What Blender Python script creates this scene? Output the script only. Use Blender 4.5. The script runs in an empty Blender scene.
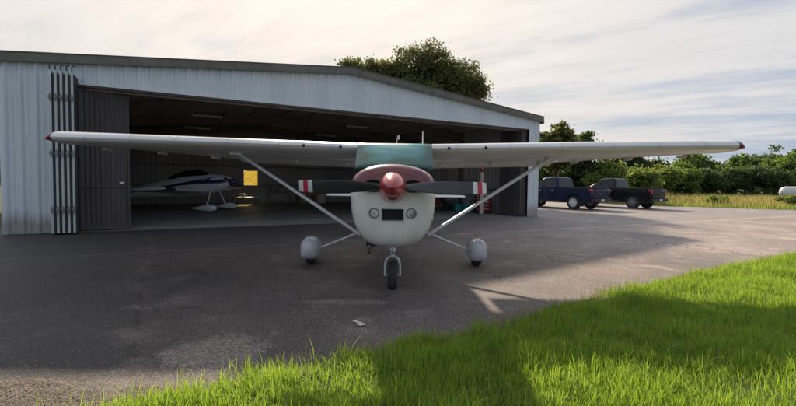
import bpy, math, random
import numpy as np
from mathutils import Vector, Matrix
random.seed(7); RNG = np.random.default_rng(7)
R = math.radians
scene = bpy.context.scene
COL = scene.collection

# ------------------------------------------------------------------ materials
def newmat(name):
    m = bpy.data.materials.new(name); m.use_nodes = True
    nt = m.node_tree; nt.nodes.clear()
    out = nt.nodes.new('ShaderNodeOutputMaterial'); b = nt.nodes.new('ShaderNodeBsdfPrincipled')
    nt.links.new(b.outputs[0], out.inputs[0])
    return m, nt, b, out

def coords(nt, kind='Object'):
    return nt.nodes.new('ShaderNodeTexCoord').outputs[kind]

def noise(nt, vec, scale, detail=4, rough=.55, stretch=None):
    if stretch:
        mp = nt.nodes.new('ShaderNodeMapping'); mp.inputs['Scale'].default_value = stretch
        nt.links.new(vec, mp.inputs[0]); vec = mp.outputs[0]
    n = nt.nodes.new('ShaderNodeTexNoise'); n.inputs['Scale'].default_value = scale
    n.inputs['Detail'].default_value = detail; n.inputs['Roughness'].default_value = rough
    nt.links.new(vec, n.inputs['Vector']); return n.outputs['Fac']

def ramp(nt, fac, stops):
    r = nt.nodes.new('ShaderNodeValToRGB'); e = r.color_ramp.elements
    while len(e) < len(stops): e.new(.5)
    for k, (p, c) in enumerate(stops):
        e[k].position = p
        e[k].color = (c, c, c, 1) if isinstance(c, (int, float)) else (*c, 1)
    nt.links.new(fac, r.inputs[0]); return r.outputs[0]

def mixc(nt, fac, a, b, mode='MIX'):
    m = nt.nodes.new('ShaderNodeMix'); m.data_type = 'RGBA'; m.blend_type = mode
    for sock, v in ((m.inputs[0], fac), (m.inputs[6], a), (m.inputs[7], b)):
        if isinstance(v, (int, float)): sock.default_value = v
        elif isinstance(v, tuple): sock.default_value = (*v, 1)
        else: nt.links.new(v, sock)
    return m.outputs[2]

def math_(nt, op, a, b=0.0, clamp=False):
    m = nt.nodes.new('ShaderNodeMath'); m.operation = op; m.use_clamp = clamp
    for s, v in ((m.inputs[0], a), (m.inputs[1], b)):
        if isinstance(v, (int, float)): s.default_value = v
        else: nt.links.new(v, s)
    return m.outputs[0]

def bump(nt, b, h, strength=.3, dist=.01):
    n = nt.nodes.new('ShaderNodeBump'); n.inputs['Strength'].default_value = strength
    n.inputs['Distance'].default_value = dist
    nt.links.new(h, n.inputs['Height']); nt.links.new(n.outputs[0], b.inputs['Normal'])

def pm(name, c1, c2=None, scale=3.0, rough=.5, metal=0., coat=0., bmp=0., bscale=None, stretch=None, bdist=.01, trans=0.):
    m, nt, b, out = newmat(name)
    v = coords(nt)
    c2 = c2 or tuple(x*.8 for x in c1)
    f = noise(nt, v, scale, 5, .6, stretch)
    nt.links.new(mixc(nt, ramp(nt, f, [(.35, 0), (.65, 1)]), c1, c2), b.inputs['Base Color'])
    r = ramp(nt, f, [(.3, max(rough-.06, 0)), (.7, min(rough+.08, 1))])
    nt.links.new(r, b.inputs['Roughness'])
    b.inputs['Metallic'].default_value = metal
    if name.startswith('truck_'): b.inputs['Specular IOR Level'].default_value = .25
    b.inputs['Coat Weight'].default_value = coat; b.inputs['Coat Roughness'].default_value = .06
    if bmp: bump(nt, b, noise(nt, v, bscale or scale*6, 4), bmp, bdist)
    return m

M = {}
M['white_paint'] = pm('aircraft_white', (.80, .81, .78), (.69, .70, .66), 3.5, .3, coat=.5, stretch=(1.4, 1, .5))
M['wing_paint'] = pm('wing_white', (.80, .80, .79), (.68, .67, .655), 1.6, .34, coat=.25, stretch=(.5, 3, 1))
M['red_paint'] = pm('cowl_red', (.17, .010, .02), (.12, .008, .016), 3, .18, coat=.8)
M['spinner'] = pm('spinner_red', (.50, .05, .05), (.36, .04, .045), 6, .24, metal=.35, coat=.8)
M['darkred'] = pm('tip_red', (.20, .012, .016), (.14, .01, .012), 6, .3, coat=.6)
M['black_blade'] = pm('blade_charcoal', (.028, .031, .036), (.045, .046, .05), 8, .38)
M['stripe_white'] = pm('stripe_white', (.72, .72, .72), (.6, .6, .6), 9, .5)
M['stripe_red'] = pm('stripe_red', (.52, .03, .06), (.42, .03, .05), 9, .5)
M['dark'] = pm('dark_void', (.008, .008, .009), (.014, .014, .014), 8, .9)
M['rubber'] = pm('tyre_rubber', (.022, .022, .022), (.04, .038, .035), 14, .82, bmp=.3)
M['alloy'] = pm('alloy', (.55, .56, .58), (.42, .43, .45), 12, .32, metal=.9)
M['fairing'] = pm('fairing_grey', (.50, .53, .56), (.42, .45, .48), 4, .36, coat=.4)
M['strut'] = pm('strut_white', (.66, .69, .73), (.58, .61, .65), 3, .35, coat=.4)
M['chrome'] = pm('chrome', (.7, .7, .7), (.6, .6, .6), 12, .14, metal=1)
def siding_mat():
    m, nt, b, out = newmat('siding_white')
    v = coords(nt)
    f = noise(nt, v, .9, 6, .65, (1.4, 1.4, .22)); h = noise(nt, v, 7, 4, .6, (1, 1, .12))
    c = mixc(nt, ramp(nt, f, [(.35, 0), (.65, 1)]), (.64, .70, .74), (.54, .61, .65))
    c = mixc(nt, math_(nt, 'MULTIPLY', ramp(nt, h, [(.55, 0), (.75, 1)]), .2), c, (.36, .36, .34))
    sx = nt.nodes.new('ShaderNodeSeparateXYZ'); nt.links.new(v, sx.inputs[0])
    d = math_(nt, 'ADD', sx.outputs[2], math_(nt, 'MULTIPLY', h, -.5))
    c = mixc(nt, ramp(nt, d, [(-.0, .75), (.35, 0)]), c, (.22, .19, .16))
    w = math_(nt, 'FRACT', math_(nt, 'MULTIPLY', sx.outputs[0], 3.3333)); w2 = math_(nt, 'FRACT', math_(nt, 'MULTIPLY', math_(nt, 'ADD', sx.outputs[2], .12), .82))
    sc = math_(nt, 'MULTIPLY', math_(nt, 'LESS_THAN', math_(nt, 'ABSOLUTE', math_(nt, 'SUBTRACT', w, .62)), .035), math_(nt, 'LESS_THAN', w2, .014))
    c = mixc(nt, math_(nt, 'MULTIPLY', sc, .8), c, (.12, .12, .12))
    nt.links.new(c, b.inputs['Base Color']); b.inputs['Roughness'].default_value = .42
    bump(nt, b, f, .12, .02)
    return m
M['siding'] = siding_mat()
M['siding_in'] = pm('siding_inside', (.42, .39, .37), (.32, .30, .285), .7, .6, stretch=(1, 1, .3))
M['door_inner'] = pm('door_brown_grey', (.085, .073, .072), (.055, .047, .048), 1.2, .6, stretch=(1.5, 1.5, .3))
M['trim'] = pm('trim_olive', (.155, .148, .125), (.11, .105, .09), 2, .5)
M['roof'] = pm('roof_sheet', (.40, .41, .42), (.30, .31, .32), .6, .4, metal=.3)
M['ceiling'] = pm('roof_lining', (.62, .51, .45), (.48, .39, .35), .6, .75)
M['steel'] = pm('red_oxide_steel', (.20, .165, .15), (.15, .12, .11), 2, .6)
M['leaf_edge'] = pm('leaf_edge_frame', (.50, .56, .57), (.38, .44, .44), 2.5, .5, stretch=(1, 1, .5))
M['concrete'] = pm('floor_concrete', (.26, .255, .25), (.18, .175, .17), .8, .55, bmp=.1, bscale=20)
M['bark'] = pm('bark', (.09, .07, .05), (.05, .04, .03), 3, .9, bmp=.6, stretch=(3, 3, .6), bdist=.05)
M['blue_car'] = pm('truck_blue', (.004, .010, .042), (.005, .012, .047), 2, .35, coat=.15)
M['black_car'] = pm('truck_black', (.003, .0035, .005), (.005, .005, .007), 2, .35, coat=.15)
M['glass_dark'] = pm('tinted_glass', (.006, .007, .009), (.01, .011, .013), 2, .1, coat=.1)
M['lens_red'] = pm('lens_red', (.45, .015, .02), (.3, .01, .012), 8, .2, coat=1)
M['lens_clear'] = pm('lens_clear', (.6, .6, .58), (.5, .5, .48), 30, .12, coat=1)
M['plastic_black'] = pm('black_plastic', (.02, .02, .022), (.03, .03, .03), 8, .6)
M['rim'] = pm('wheel_rim', (.82, .83, .85), (.7, .7, .72), 6, .3, metal=.15)
M['purple'] = pm('stripe_purple', (.045, .02, .14), (.035, .016, .11), 4, .3, coat=.5)
M['white_in'] = pm('parked_white', (.80, .83, .86), (.72, .76, .8), 3, .35, coat=.4)
M['teal'] = pm('bin_teal', (.02, .26, .26), (.018, .2, .2), 4, .5)
M['cardboard'] = pm('cardboard', (.36, .25, .15), (.28, .19, .11), 3, .85)
M['cream'] = pm('post_cream', (.62, .56, .46), (.5, .45, .37), 3, .6)
M['grey_metal'] = pm('grey_metal', (.22, .23, .24), (.16, .165, .17), 3, .5)
M['amber'] = pm('amber', (.5, .3, .05), (.4, .25, .04), 8, .35)
M['tank'] = pm('tank_white', (.72, .73, .74), (.55, .56, .57), 1.5, .45)
M['litter'] = pm('litter_white', (.7, .7, .68), (.55, .55, .52), 8, .7)
M['lens_green'] = pm('lens_grey', (.28, .32, .30), (.2, .24, .23), 60, .15, coat=1)

# windshield: teal tinted glass, palest at top centre, deeper toward base and sides
def windshield_mat():
    m, nt, b, out = newmat('windshield_teal')
    v = coords(nt)
    sx = nt.nodes.new('ShaderNodeSeparateXYZ'); nt.links.new(v, sx.inputs[0])
    ax = math_(nt, 'ABSOLUTE', sx.outputs[0])
    e = math_(nt, 'POWER', math_(nt, 'MULTIPLY', ax, 1.86), 5)
    n = noise(nt, v, 2.4, 3, .5, (1, 1, 2.5))
    zz = math_(nt, 'MULTIPLY', math_(nt, 'SUBTRACT', 1.99, sx.outputs[2]), 3.0)
    f = math_(nt, 'ADD', math_(nt, 'ADD', zz, e), math_(nt, 'MULTIPLY', math_(nt, 'SUBTRACT', n, .5), 1.3), True)
    c = ramp(nt, f, [(0, (.50, .66, .62)), (.2, (.14, .44, .42)), (.5, (.02, .26, .28)), (.8, (.0, .16, .13)), (1, (.0, .08, .065))])
    nt.links.new(c, b.inputs['Base Color'])
    b.inputs['Roughness'].default_value = .25; b.inputs['Coat Weight'].default_value = .25
    bump(nt, b, noise(nt, v, 5, 2, .5, (1, 1, .5)), .25, .02)
    return m
M['windshield'] = windshield_mat()

def yellow_mat():
    m, nt, b, out = newmat('yellow_pane')
    v = coords(nt)
    w = noise(nt, v, 6, 4, .6, (.4, 1, 3))
    c = mixc(nt, ramp(nt, w, [(.4, 0), (.62, 1)]), (.62, .40, .04), (.80, .62, .14))
    t = nt.nodes.new('ShaderNodeBsdfTranslucent'); nt.links.new(c, t.inputs[0])
    g = nt.nodes.new('ShaderNodeBsdfTransparent'); g.inputs[0].default_value = (1, .93, .6, 1)
    a = nt.nodes.new('ShaderNodeMixShader'); a.inputs[0].default_value = .62
    nt.links.new(t.outputs[0], a.inputs[1]); nt.links.new(g.outputs[0], a.inputs[2])
    nt.links.new(a.outputs[0], out.inputs[0]); nt.nodes.remove(b)
    return m
M['yellow'] = yellow_mat()

def leaf_mat(name, dark, light, tl=(.10, .20, .02), w=.35):
    m, nt, b, out = newmat(name)
    v = coords(nt)
    f = noise(nt, v, .55, 3, .6); g = noise(nt, v, 6, 2, .5)
    s = math_(nt, 'ADD', math_(nt, 'MULTIPLY', f, .6), math_(nt, 'MULTIPLY', g, .4))
    c = mixc(nt, ramp(nt, s, [(.36, 0), (.66, 1)]), dark, light)
    nt.links.new(c, b.inputs['Base Color']); b.inputs['Roughness'].default_value = .6
    t = nt.nodes.new('ShaderNodeBsdfTranslucent')
    nt.links.new(mixc(nt, .7, c, tl), t.inputs[0])
    mx = nt.nodes.new('ShaderNodeMixShader'); mx.inputs[0].default_value = w
    nt.links.new(b.outputs[0], mx.inputs[1]); nt.links.new(t.outputs[0], mx.inputs[2])
    nt.links.new(mx.outputs[0], out.inputs[0])
    return m
M['leaf_oak'] = leaf_mat('leaf_oak', (.065, .078, .03), (.14, .155, .055), (.26, .28, .07), .5)
M['leaf_mid'] = leaf_mat('leaf_mid', (.06, .10, .025), (.13, .20, .05), (.24, .36, .05), .48)
M['leaf_dark'] = leaf_mat('leaf_dark', (.04, .065, .028), (.085, .125, .042), (.15, .23, .05), .42)
M['leaf_lime'] = leaf_mat('leaf_lime', (.09, .13, .03), (.19, .26, .06), (.38, .46, .08), .5)

def grass_mat(name, dark, light, tl, dry=(.35, .28, .12), dryamt=.08, w=.5):
    m, nt, b, out = newmat(name)
    v = coords(nt)
    f = noise(nt, v, 1.1, 4, .65); g = noise(nt, v, 60, 1, .5)
    f2 = noise(nt, v, 5.5, 3, .6)
    c = mixc(nt, ramp(nt, math_(nt, 'ADD', math_(nt, 'MULTIPLY', f, .5), math_(nt, 'MULTIPLY', f2, .5)), [(.38, 0), (.60, 1)]), dark, light)
    c = mixc(nt, ramp(nt, g, [(.66-dryamt, 0), (.70, 1)]), c, dry)
    nt.links.new(c, b.inputs['Base Color']); b.inputs['Roughness'].default_value = .55
    t = nt.nodes.new('ShaderNodeBsdfTranslucent')
    nt.links.new(mixc(nt, .65, c, tl), t.inputs[0])
    mx = nt.nodes.new('ShaderNodeMixShader'); mx.inputs[0].default_value = w
    nt.links.new(b.outputs[0], mx.inputs[1]); nt.links.new(t.outputs[0], mx.inputs[2])
    nt.links.new(mx.outputs[0], out.inputs[0])
    return m
M['grass'] = grass_mat('grass_blades', (.022, .095, .010), (.18, .29, .025), (.56, .82, .07), w=.55, dryamt=.10)
M['field'] = grass_mat('field_blades', (.13, .16, .035), (.26, .24, .08), (.55, .48, .14), (.50, .34, .16), .14)
M['fieldgreen'] = grass_mat('verge_blades', (.10, .18, .03), (.18, .28, .05), (.45, .6, .08), (.5, .36, .16), .02)
M['straw'] = pm('straw', (.36, .27, .17), (.22, .16, .10), 12, .9)

def asphalt_mat():
    m, nt, b, out = newmat('apron_asphalt')
    v = coords(nt)
    fine = noise(nt, v, 85, 3, .7)
    mid = noise(nt, v, 22, 3, .6)
    big = noise(nt, v, .45, 6, .62)
    med = noise(nt, v, 1.7, 5, .6)
    base = mixc(nt, ramp(nt, big, [(.36, 0), (.64, 1)]), (.080, .067, .062), (.142, .115, .100))
    base = mixc(nt, ramp(nt, med, [(.56, 0), (.70, .55)]), base, (.21, .18, .16))
    # darker sealed strip in front of the hangar doors
    sx = nt.nodes.new('ShaderNodeSeparateXYZ'); nt.links.new(v, sx.inputs[0])
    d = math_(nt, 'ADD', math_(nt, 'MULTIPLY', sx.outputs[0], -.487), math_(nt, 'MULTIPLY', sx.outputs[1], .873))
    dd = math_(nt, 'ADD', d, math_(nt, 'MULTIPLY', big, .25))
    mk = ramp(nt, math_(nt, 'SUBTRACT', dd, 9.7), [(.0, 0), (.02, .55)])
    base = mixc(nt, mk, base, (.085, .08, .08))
    ln = math_(nt, 'ABSOLUTE', math_(nt, 'SUBTRACT', dd, 9.7))
    base = mixc(nt, ramp(nt, ln, [(.0, .55), (.10, 0)]), base, (.26, .23, .21))
    # paving seam running away from the camera
    u = math_(nt, 'ADD', math_(nt, 'MULTIPLY', sx.outputs[0], .873), math_(nt, 'MULTIPLY', sx.outputs[1], .487))
    uu = math_(nt, 'ADD', u, math_(nt, 'MULTIPLY', noise(nt, v, 9, 4, .7), .12))
    for off, wd in ((-.10, .05), (7.5, .02), (15.2, .02)):
        l2 = math_(nt, 'ABSOLUTE', math_(nt, 'SUBTRACT', uu, off))
        cm = math_(nt, 'MULTIPLY', ramp(nt, l2, [(0, 1), (wd, 0)]), ramp(nt, mid, [(.42, 0), (.55, 1)]))
        base = mixc(nt, cm, base, (.02, .018, .016))
        base = mixc(nt, math_(nt, 'MULTIPLY', ramp(nt, l2, [(0, .75), (.22, 0)]), ramp(nt, med, [(.45, 0), (.6, 1)])), base, (.25, .20, .17))
    vo = nt.nodes.new('ShaderNodeTexVoronoi'); vo.feature = 'DISTANCE_TO_EDGE'; vo.inputs['Scale'].default_value = .33
    wv = nt.nodes.new('ShaderNodeVectorMath'); wv.operation = 'ADD'
    nn = nt.nodes.new('ShaderNodeTexNoise'); nn.inputs['Scale'].default_value = 1.6; nn.inputs['Detail'].default_value = 5
    nt.links.new(v, nn.inputs['Vector']); nt.links.new(v, wv.inputs[0]); nt.links.new(nn.outputs['Color'], wv.inputs[1])
    nt.links.new(wv.outputs[0], vo.inputs['Vector'])
    ck = math_(nt, 'MULTIPLY', ramp(nt, vo.outputs['Distance'], [(0, .9), (.009, 0)]), ramp(nt, big, [(.46, 0), (.54, 1)]))
    base = mixc(nt, ck, base, (.03, .027, .025))
    gx = nt.nodes.new('ShaderNodeMapRange'); gx.inputs[1].default_value = -1.5; gx.inputs[2].default_value = 9; gx.inputs[3].default_value = .40; gx.inputs[4].default_value = 2.9  # paler paving rightward, with sunlit and shaded tones also painted into the colour
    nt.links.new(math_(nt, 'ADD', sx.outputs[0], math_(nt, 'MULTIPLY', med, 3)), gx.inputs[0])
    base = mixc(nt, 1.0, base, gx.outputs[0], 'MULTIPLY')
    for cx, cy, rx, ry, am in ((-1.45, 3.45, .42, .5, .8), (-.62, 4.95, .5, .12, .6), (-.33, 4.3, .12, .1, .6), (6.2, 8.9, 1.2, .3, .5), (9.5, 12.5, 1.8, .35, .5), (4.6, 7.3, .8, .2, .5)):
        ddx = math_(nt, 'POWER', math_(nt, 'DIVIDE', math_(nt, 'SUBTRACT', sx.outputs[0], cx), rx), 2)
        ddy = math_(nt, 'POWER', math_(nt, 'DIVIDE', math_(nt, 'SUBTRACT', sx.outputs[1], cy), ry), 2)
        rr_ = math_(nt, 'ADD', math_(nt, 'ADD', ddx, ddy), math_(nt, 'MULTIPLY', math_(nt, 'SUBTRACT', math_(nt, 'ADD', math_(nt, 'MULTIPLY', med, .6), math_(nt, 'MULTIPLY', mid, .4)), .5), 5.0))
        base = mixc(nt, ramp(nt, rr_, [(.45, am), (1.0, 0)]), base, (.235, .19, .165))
    # aggregate speckle
    base = mixc(nt, 1.0, base, ramp(nt, fine, [(.28, .15), (.5, .8), (.72, 3.4)]), 'MULTIPLY')
    base = mixc(nt, math_(nt, 'MULTIPLY', ramp(nt, mid, [(.60, 0), (.68, 1)]), .38), base, (.27, .22, .18))
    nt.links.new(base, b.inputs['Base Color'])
    b.inputs['Roughness'].default_value = .66
    h = math_(nt, 'ADD', math_(nt, 'MULTIPLY', fine, .7), math_(nt, 'MULTIPLY', mid, .5))
    bump(nt, b, h, .85, .014)
    return m
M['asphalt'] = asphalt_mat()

def ground_mat():
    m, nt, b, out = newmat('ground_turf')
    v = coords(nt)
    f = noise(nt, v, .35, 6, .65); g = noise(nt, v, 14, 4, .7)
    c = mixc(nt, ramp(nt, f, [(.35, 0), (.65, 1)]), (.035, .06, .014), (.09, .10, .03))
    c = mixc(nt, ramp(nt, g, [(.45, 0), (.7, .7)]), c, (.14, .10, .05))
    nt.links.new(c, b.inputs['Base Color']); b.inputs['Roughness'].default_value = .95
    bump(nt, b, g, .8, .05)
    return m
M['ground'] = ground_mat()

# ------------------------------------------------------------------ mesh helpers
class MB:
    def __init__(s): s.v = []; s.f = []; s.mi = []
    def add(s, verts, faces, mi=0):
        o = len(s.v); s.v += [tuple(p) for p in verts]
        s.f += [tuple(i+o for i in f) for f in faces]; s.mi += [mi]*len(faces); return s
    def box(s, x0, x1, y0, y1, z0, z1, mi=0, ch=0.0):
        if ch <= 0:
            v = [(x, y, z) for x in (x0, x1) for y in (y0, y1) for z in (z0, z1)]
            return s.add(v, [(0,1,3,2),(4,6,7,5),(0,4,5,1),(2,3,7,6),(0,2,6,4),(1,5,7,3)], mi)
        import bmesh
        bm = bmesh.new(); bmesh.ops.create_cube(bm, size=1)
        for q in bm.verts:
            q.co = ((x0+x1)/2+q.co.x*(x1-x0), (y0+y1)/2+q.co.y*(y1-y0), (z0+z1)/2+q.co.z*(z1-z0))
        bmesh.ops.bevel(bm, geom=bm.edges[:], offset=ch, segments=2, affect='EDGES', profile=.5)
        bm.verts.index_update()
        s.add([q.co[:] for q in bm.verts], [[q.index for q in f.verts] for f in bm.faces], mi); bm.free(); return s
    def ring_loft(s, rings, cap0=True, cap1=True, mi=0, closed=True):
        n = len(rings[0]); v = [p for r in rings for p in r]; f = []
        for i in range(len(rings)-1):
            for j in range(n if closed else n-1):
                a = i*n+j; b2 = i*n+(j+1) % n; f.append((a, b2, b2+n, a+n))
        if cap0: f.append(tuple(range(n))[::-1])
        if cap1: f.append(tuple((len(rings)-1)*n+j for j in range(n)))
        return s.add(v, f, mi)
    def tube(s, pts, rad, n=10, ratio=1.0, flat=None, mi=0):
        pts = [Vector(p) for p in pts]; rads = rad if isinstance(rad, (list, tuple)) else [rad]*len(pts); rings = []
        for i, p in enumerate(pts):
            d = (pts[min(i+1, len(pts)-1)]-pts[max(i-1, 0)]).normalized()
            up = Vector(flat) if flat else (Vector((0, 0, 1)) if abs(d.z) < .9 else Vector((0, 1, 0)))
            a = (up-d*up.dot(d)).normalized(); b2 = d.cross(a)
            rings.append([tuple(p+a*(math.cos(t)*rads[i]*ratio)+b2*(math.sin(t)*rads[i])) for t in [2*math.pi*k/n for k in range(n)]])
        return s.ring_loft(rings, mi=mi)
    def lathe(s, prof, axis='y', c=(0, 0, 0), n=32, mi=0, cap=True):   # prof: [(along, radius)]
        rings = []
        for a, r in prof:
            rg = []
            for k in range(n):
                t = 2*math.pi*k/n; p, q = r*math.cos(t), r*math.sin(t)
                rg.append({'y': (c[0]+p, c[1]+a, c[2]+q), 'x': (c[0]+a, c[1]+p, c[2]+q), 'z': (c[0]+p, c[1]+q, c[2]+a)}[axis])
            rings.append(rg)
        return s.ring_loft(rings, cap, cap, mi)
    def prism(s, poly, x0, x1, mi=0):           # poly in (y,z), extruded on x
        n = len(poly); v = [(x0, *p) for p in poly]+[(x1, *p) for p in poly]
        f = [tuple(range(n)), tuple(range(2*n-1, n-1, -1))]+[(i, i+n, (i+1) % n+n, (i+1) % n) for i in range(n)]
        return s.add(v, f, mi)
    def build(s, name, mats, parent=None, smooth=True, off=(0, 0, 0), angle=35):
        me = bpy.data.meshes.new(name)
        me.from_pydata([(p[0]-off[0], p[1]-off[1], p[2]-off[2]) for p in s.v], [], s.f)
        for m in (mats if isinstance(mats, (list, tuple)) else [mats]): me.materials.append(m)
        me.polygons.foreach_set('material_index', s.mi)
        import bmesh
        bm = bmesh.new(); bm.from_mesh(me); bmesh.ops.recalc_face_normals(bm, faces=bm.faces); bm.to_mesh(me); bm.free()
        if smooth:
            me.polygons.foreach_set('use_smooth', [True]*len(me.polygons))
            me.set_sharp_from_angle(angle=R(angle))
        me.update()
        o = bpy.data.objects.new(name, me); COL.objects.link(o)
        if parent: o.parent = parent
        return o

def tag(o, label=None, cat=None, group=None, kind=None):
    if label: o['label'] = label
    if cat: o['category'] = cat
    if group: o['group'] = group
    if kind: o['kind'] = kind
    return o
def empty(name, loc, rz=0, **k):
    o = bpy.data.objects.new(name, None); COL.objects.link(o); o.location = loc; o.rotation_euler = (0, 0, rz)
    o.empty_display_size = .3
    return tag(o, **k)

def big_mesh(name, verts, faces_flat, nper, mat, parent=None, smooth=False):
    """numpy mesh of faces that all have nper corners"""
    me = bpy.data.meshes.new(name); nf = len(faces_flat)//nper
    me.vertices.add(len(verts)); me.vertices.foreach_set('co', np.asarray(verts, np.float32).ravel())
    me.loops.add(len(faces_flat)); me.loops.foreach_set('vertex_index', np.asarray(faces_flat, np.int32))
    me.polygons.add(nf); me.polygons.foreach_set('loop_start', np.arange(nf, dtype=np.int32)*nper)
    me.materials.append(mat); me.update(calc_edges=True); me.validate()
    o = bpy.data.objects.new(name, me); COL.objects.link(o)
    if parent: o.parent = parent
    return o

# ------------------------------------------------------------------ the setting
g = MB()
S = 900
g.add([(-S, -60, 0), (S, -60, 0), (S, S, 0), (-S, S, 0)], [(0, 1, 2, 3)])
tag(g.build('ground', M['ground'], smooth=False), kind='structure')

def smooth_poly(pts, sub=6):
    out = []; n = len(pts)
    for i in range(n-1):
        p0 = pts[max(i-1, 0)]; p1 = pts[i]; p2 = pts[i+1]; p3 = pts[min(i+2, n-1)]
        for k in range(sub):
            t = k/sub
            out.append(tuple(.5*(2*p1[c]+(p2[c]-p0[c])*t+(2*p0[c]-5*p1[c]+4*p2[c]-p3[c])*t*t+(3*p1[c]-p0[c]-3*p2[c]+p3[c])*t**3) for c in (0, 1)))
    out.append(pts[-1]); return out
EDGE = smooth_poly([(-30, 3.0), (-14, 2.8), (-7, 2.5), (-3.6, 2.25), (-2.6, 2.2), (-1.8, 2.35), (-1.0, 2.75), (-.2, 3.4), (.75, 3.95),
                    (1.7, 4.7), (3.2, 5.75), (5.2, 7.1), (7.9, 8.75), (12, 11.2), (20, 14.5), (34, 18.5), (60, 24)])
FAR = [(60, 36), (40, 31.5), (25.7, 28), (19.6, 31.5), (15, 37), (8, 42), (0, 42), (0, 37), (-10, 12.2), (-30, 9)]
jit = [(x+random.uniform(-.05, .05), y+random.uniform(-.06, .06)) for x, y in EDGE]
a = MB(); pts = jit+FAR
a.add([(x, y, .004) for x, y in pts], [tuple(range(len(pts)))])
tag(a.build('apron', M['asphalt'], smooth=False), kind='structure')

# ------------------------------------------------------------------ hangar (local x along the front, y into the building)
TH = math.atan2(.487, .873)
C0 = (-9.57, 10.57)
def HW(u, v, z=0): return (C0[0]+u*math.cos(TH)-v*math.sin(TH), C0[1]+u*math.sin(TH)+v*math.cos(TH), z)
W, D, EAVE, RIDGE, HEAD = 18.06, 15.5, 4.25, 5.12, 3.86
def roofz(x): return EAVE+(RIDGE-EAVE)*(1-abs(x-W/2)/(W/2))
hangar = empty('hangar', (C0[0], C0[1], 0), TH, label='long low white ribbed steel aircraft hangar with its wide folding doors open', cat='hangar')

def ribbed(mb, x0, x1, zb, zt, y=0.0, depth=.042, pitch=.30, axis='x', sign=-1, mi=0):
    """vertical-ribbed sheet between x0 and x1; zb, zt are functions of x"""
    xs = []; x = x0
    while x < x1-1e-4:
        for dx, dd in ((0, 0), (.055, 1), (.09, 1), (.145, 0), (.21, 0), (.225, .25), (.24, 0)):
            if x+dx < x1: xs.append((x+dx, dd))
        x += pitch
    xs.append((x1, 0))
    v = []
    for xx, dd in xs:
        o = y+sign*dd*depth
        for z in (zb(xx), zt(xx)): v.append((xx, o, z) if axis == 'x' else (o, xx, z))
    f = [(2*i, 2*i+2, 2*i+3, 2*i+1) for i in range(len(xs)-1)]
    mb.add(v, f, mi)
K = lambda c: (lambda x: c)
m = MB()
ribbed(m, 0.0, 1.30, K(.0), lambda x: roofz(x)-.004, 0)
m.build('front_wall', M['siding'], hangar, smooth=False)
m = MB(); ribbed(m, 17.42, W, K(.0), lambda x: roofz(x)-.004, 0)
m.build('front_wall', M['siding'], hangar, smooth=False)
m = MB(); ribbed(m, 1.302, 17.418, K(HEAD), lambda x: roofz(x)-.004, 0)
m.box(1.302, 17.418, -.05, .0, HEAD-.06, HEAD-.003)
m.build('door_header', M['siding'], hangar, smooth=False)
m = MB(); m.box(1.31, 17.41, .03, .14, HEAD-.10, HEAD+.12); m.box(1.31, 17.41, .18, .22, HEAD-.16, HEAD+.05)
m.build('door_track', M['steel'], hangar, smooth=False)
m = MB(); ribbed(m, 0.0, D, K(0), K(EAVE-.003), 0, axis='y', sign=-1); m.build('side_wall', M['siding'], hangar, smooth=False)
m = MB(); ribbed(m, 0.0, D, K(0), K(EAVE-.003), W, axis='y', sign=1); m.build('side_wall', M['siding'], hangar, smooth=False)
# inner faces of the walls
m = MB(); ribbed(m, 0.1, D-.1, K(0), K(EAVE-.04), .07, axis='y', sign=1); m.build('inner_wall', M['siding_in'], hangar, smooth=False)
m = MB(); ribbed(m, 0.1, D-.1, K(0), K(EAVE-.04), W-.07, axis='y', sign=-1); m.build('inner_wall', M['siding_in'], hangar, smooth=False)
WX0, WX1, WZ0, WZ1 = 8.22, 9.10, 1.16, 2.12      # window in the back wall
for nm, y, sg, mt in (('back_wall', D, 1, 'siding'), ('inner_wall', D-.07, -1, 'siding_in')):
    m = MB(); t = (lambda x: roofz(x)-.003)
    ribbed(m, .003, WX0, K(0), t, y, sign=sg); ribbed(m, WX1, W-.003, K(0), t, y, sign=sg)
    ribbed(m, WX0, WX1, K(0), K(WZ0), y, sign=sg); ribbed(m, WX0, WX1, K(WZ1), t, y, sign=sg)
    m.build(nm, M[mt], hangar, smooth=False)
wf = MB()
for b_ in ((WX0-.05, WX0, WZ0-.05, WZ1+.05), (WX1, WX1+.05, WZ0-.05, WZ1+.05), (WX0, WX1, WZ0-.05, WZ0), (WX0, WX1, WZ1, WZ1+.05)):
    wf.box(b_[0], b_[1], D-.13, D+.05, b_[2], b_[3])
wf = wf.build('window', M['grey_metal'], hangar, smooth=False)
p_ = MB(); p_.add([(WX0, D-.02, WZ0), (WX1, D-.02, WZ0), (WX1, D-.02, WZ1), (WX0, D-.02, WZ1)], [(0, 1, 2, 3)])
tag(p_.build('pane', M['yellow'], wf, smooth=False), 'yellow pane glowing with daylight')
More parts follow.
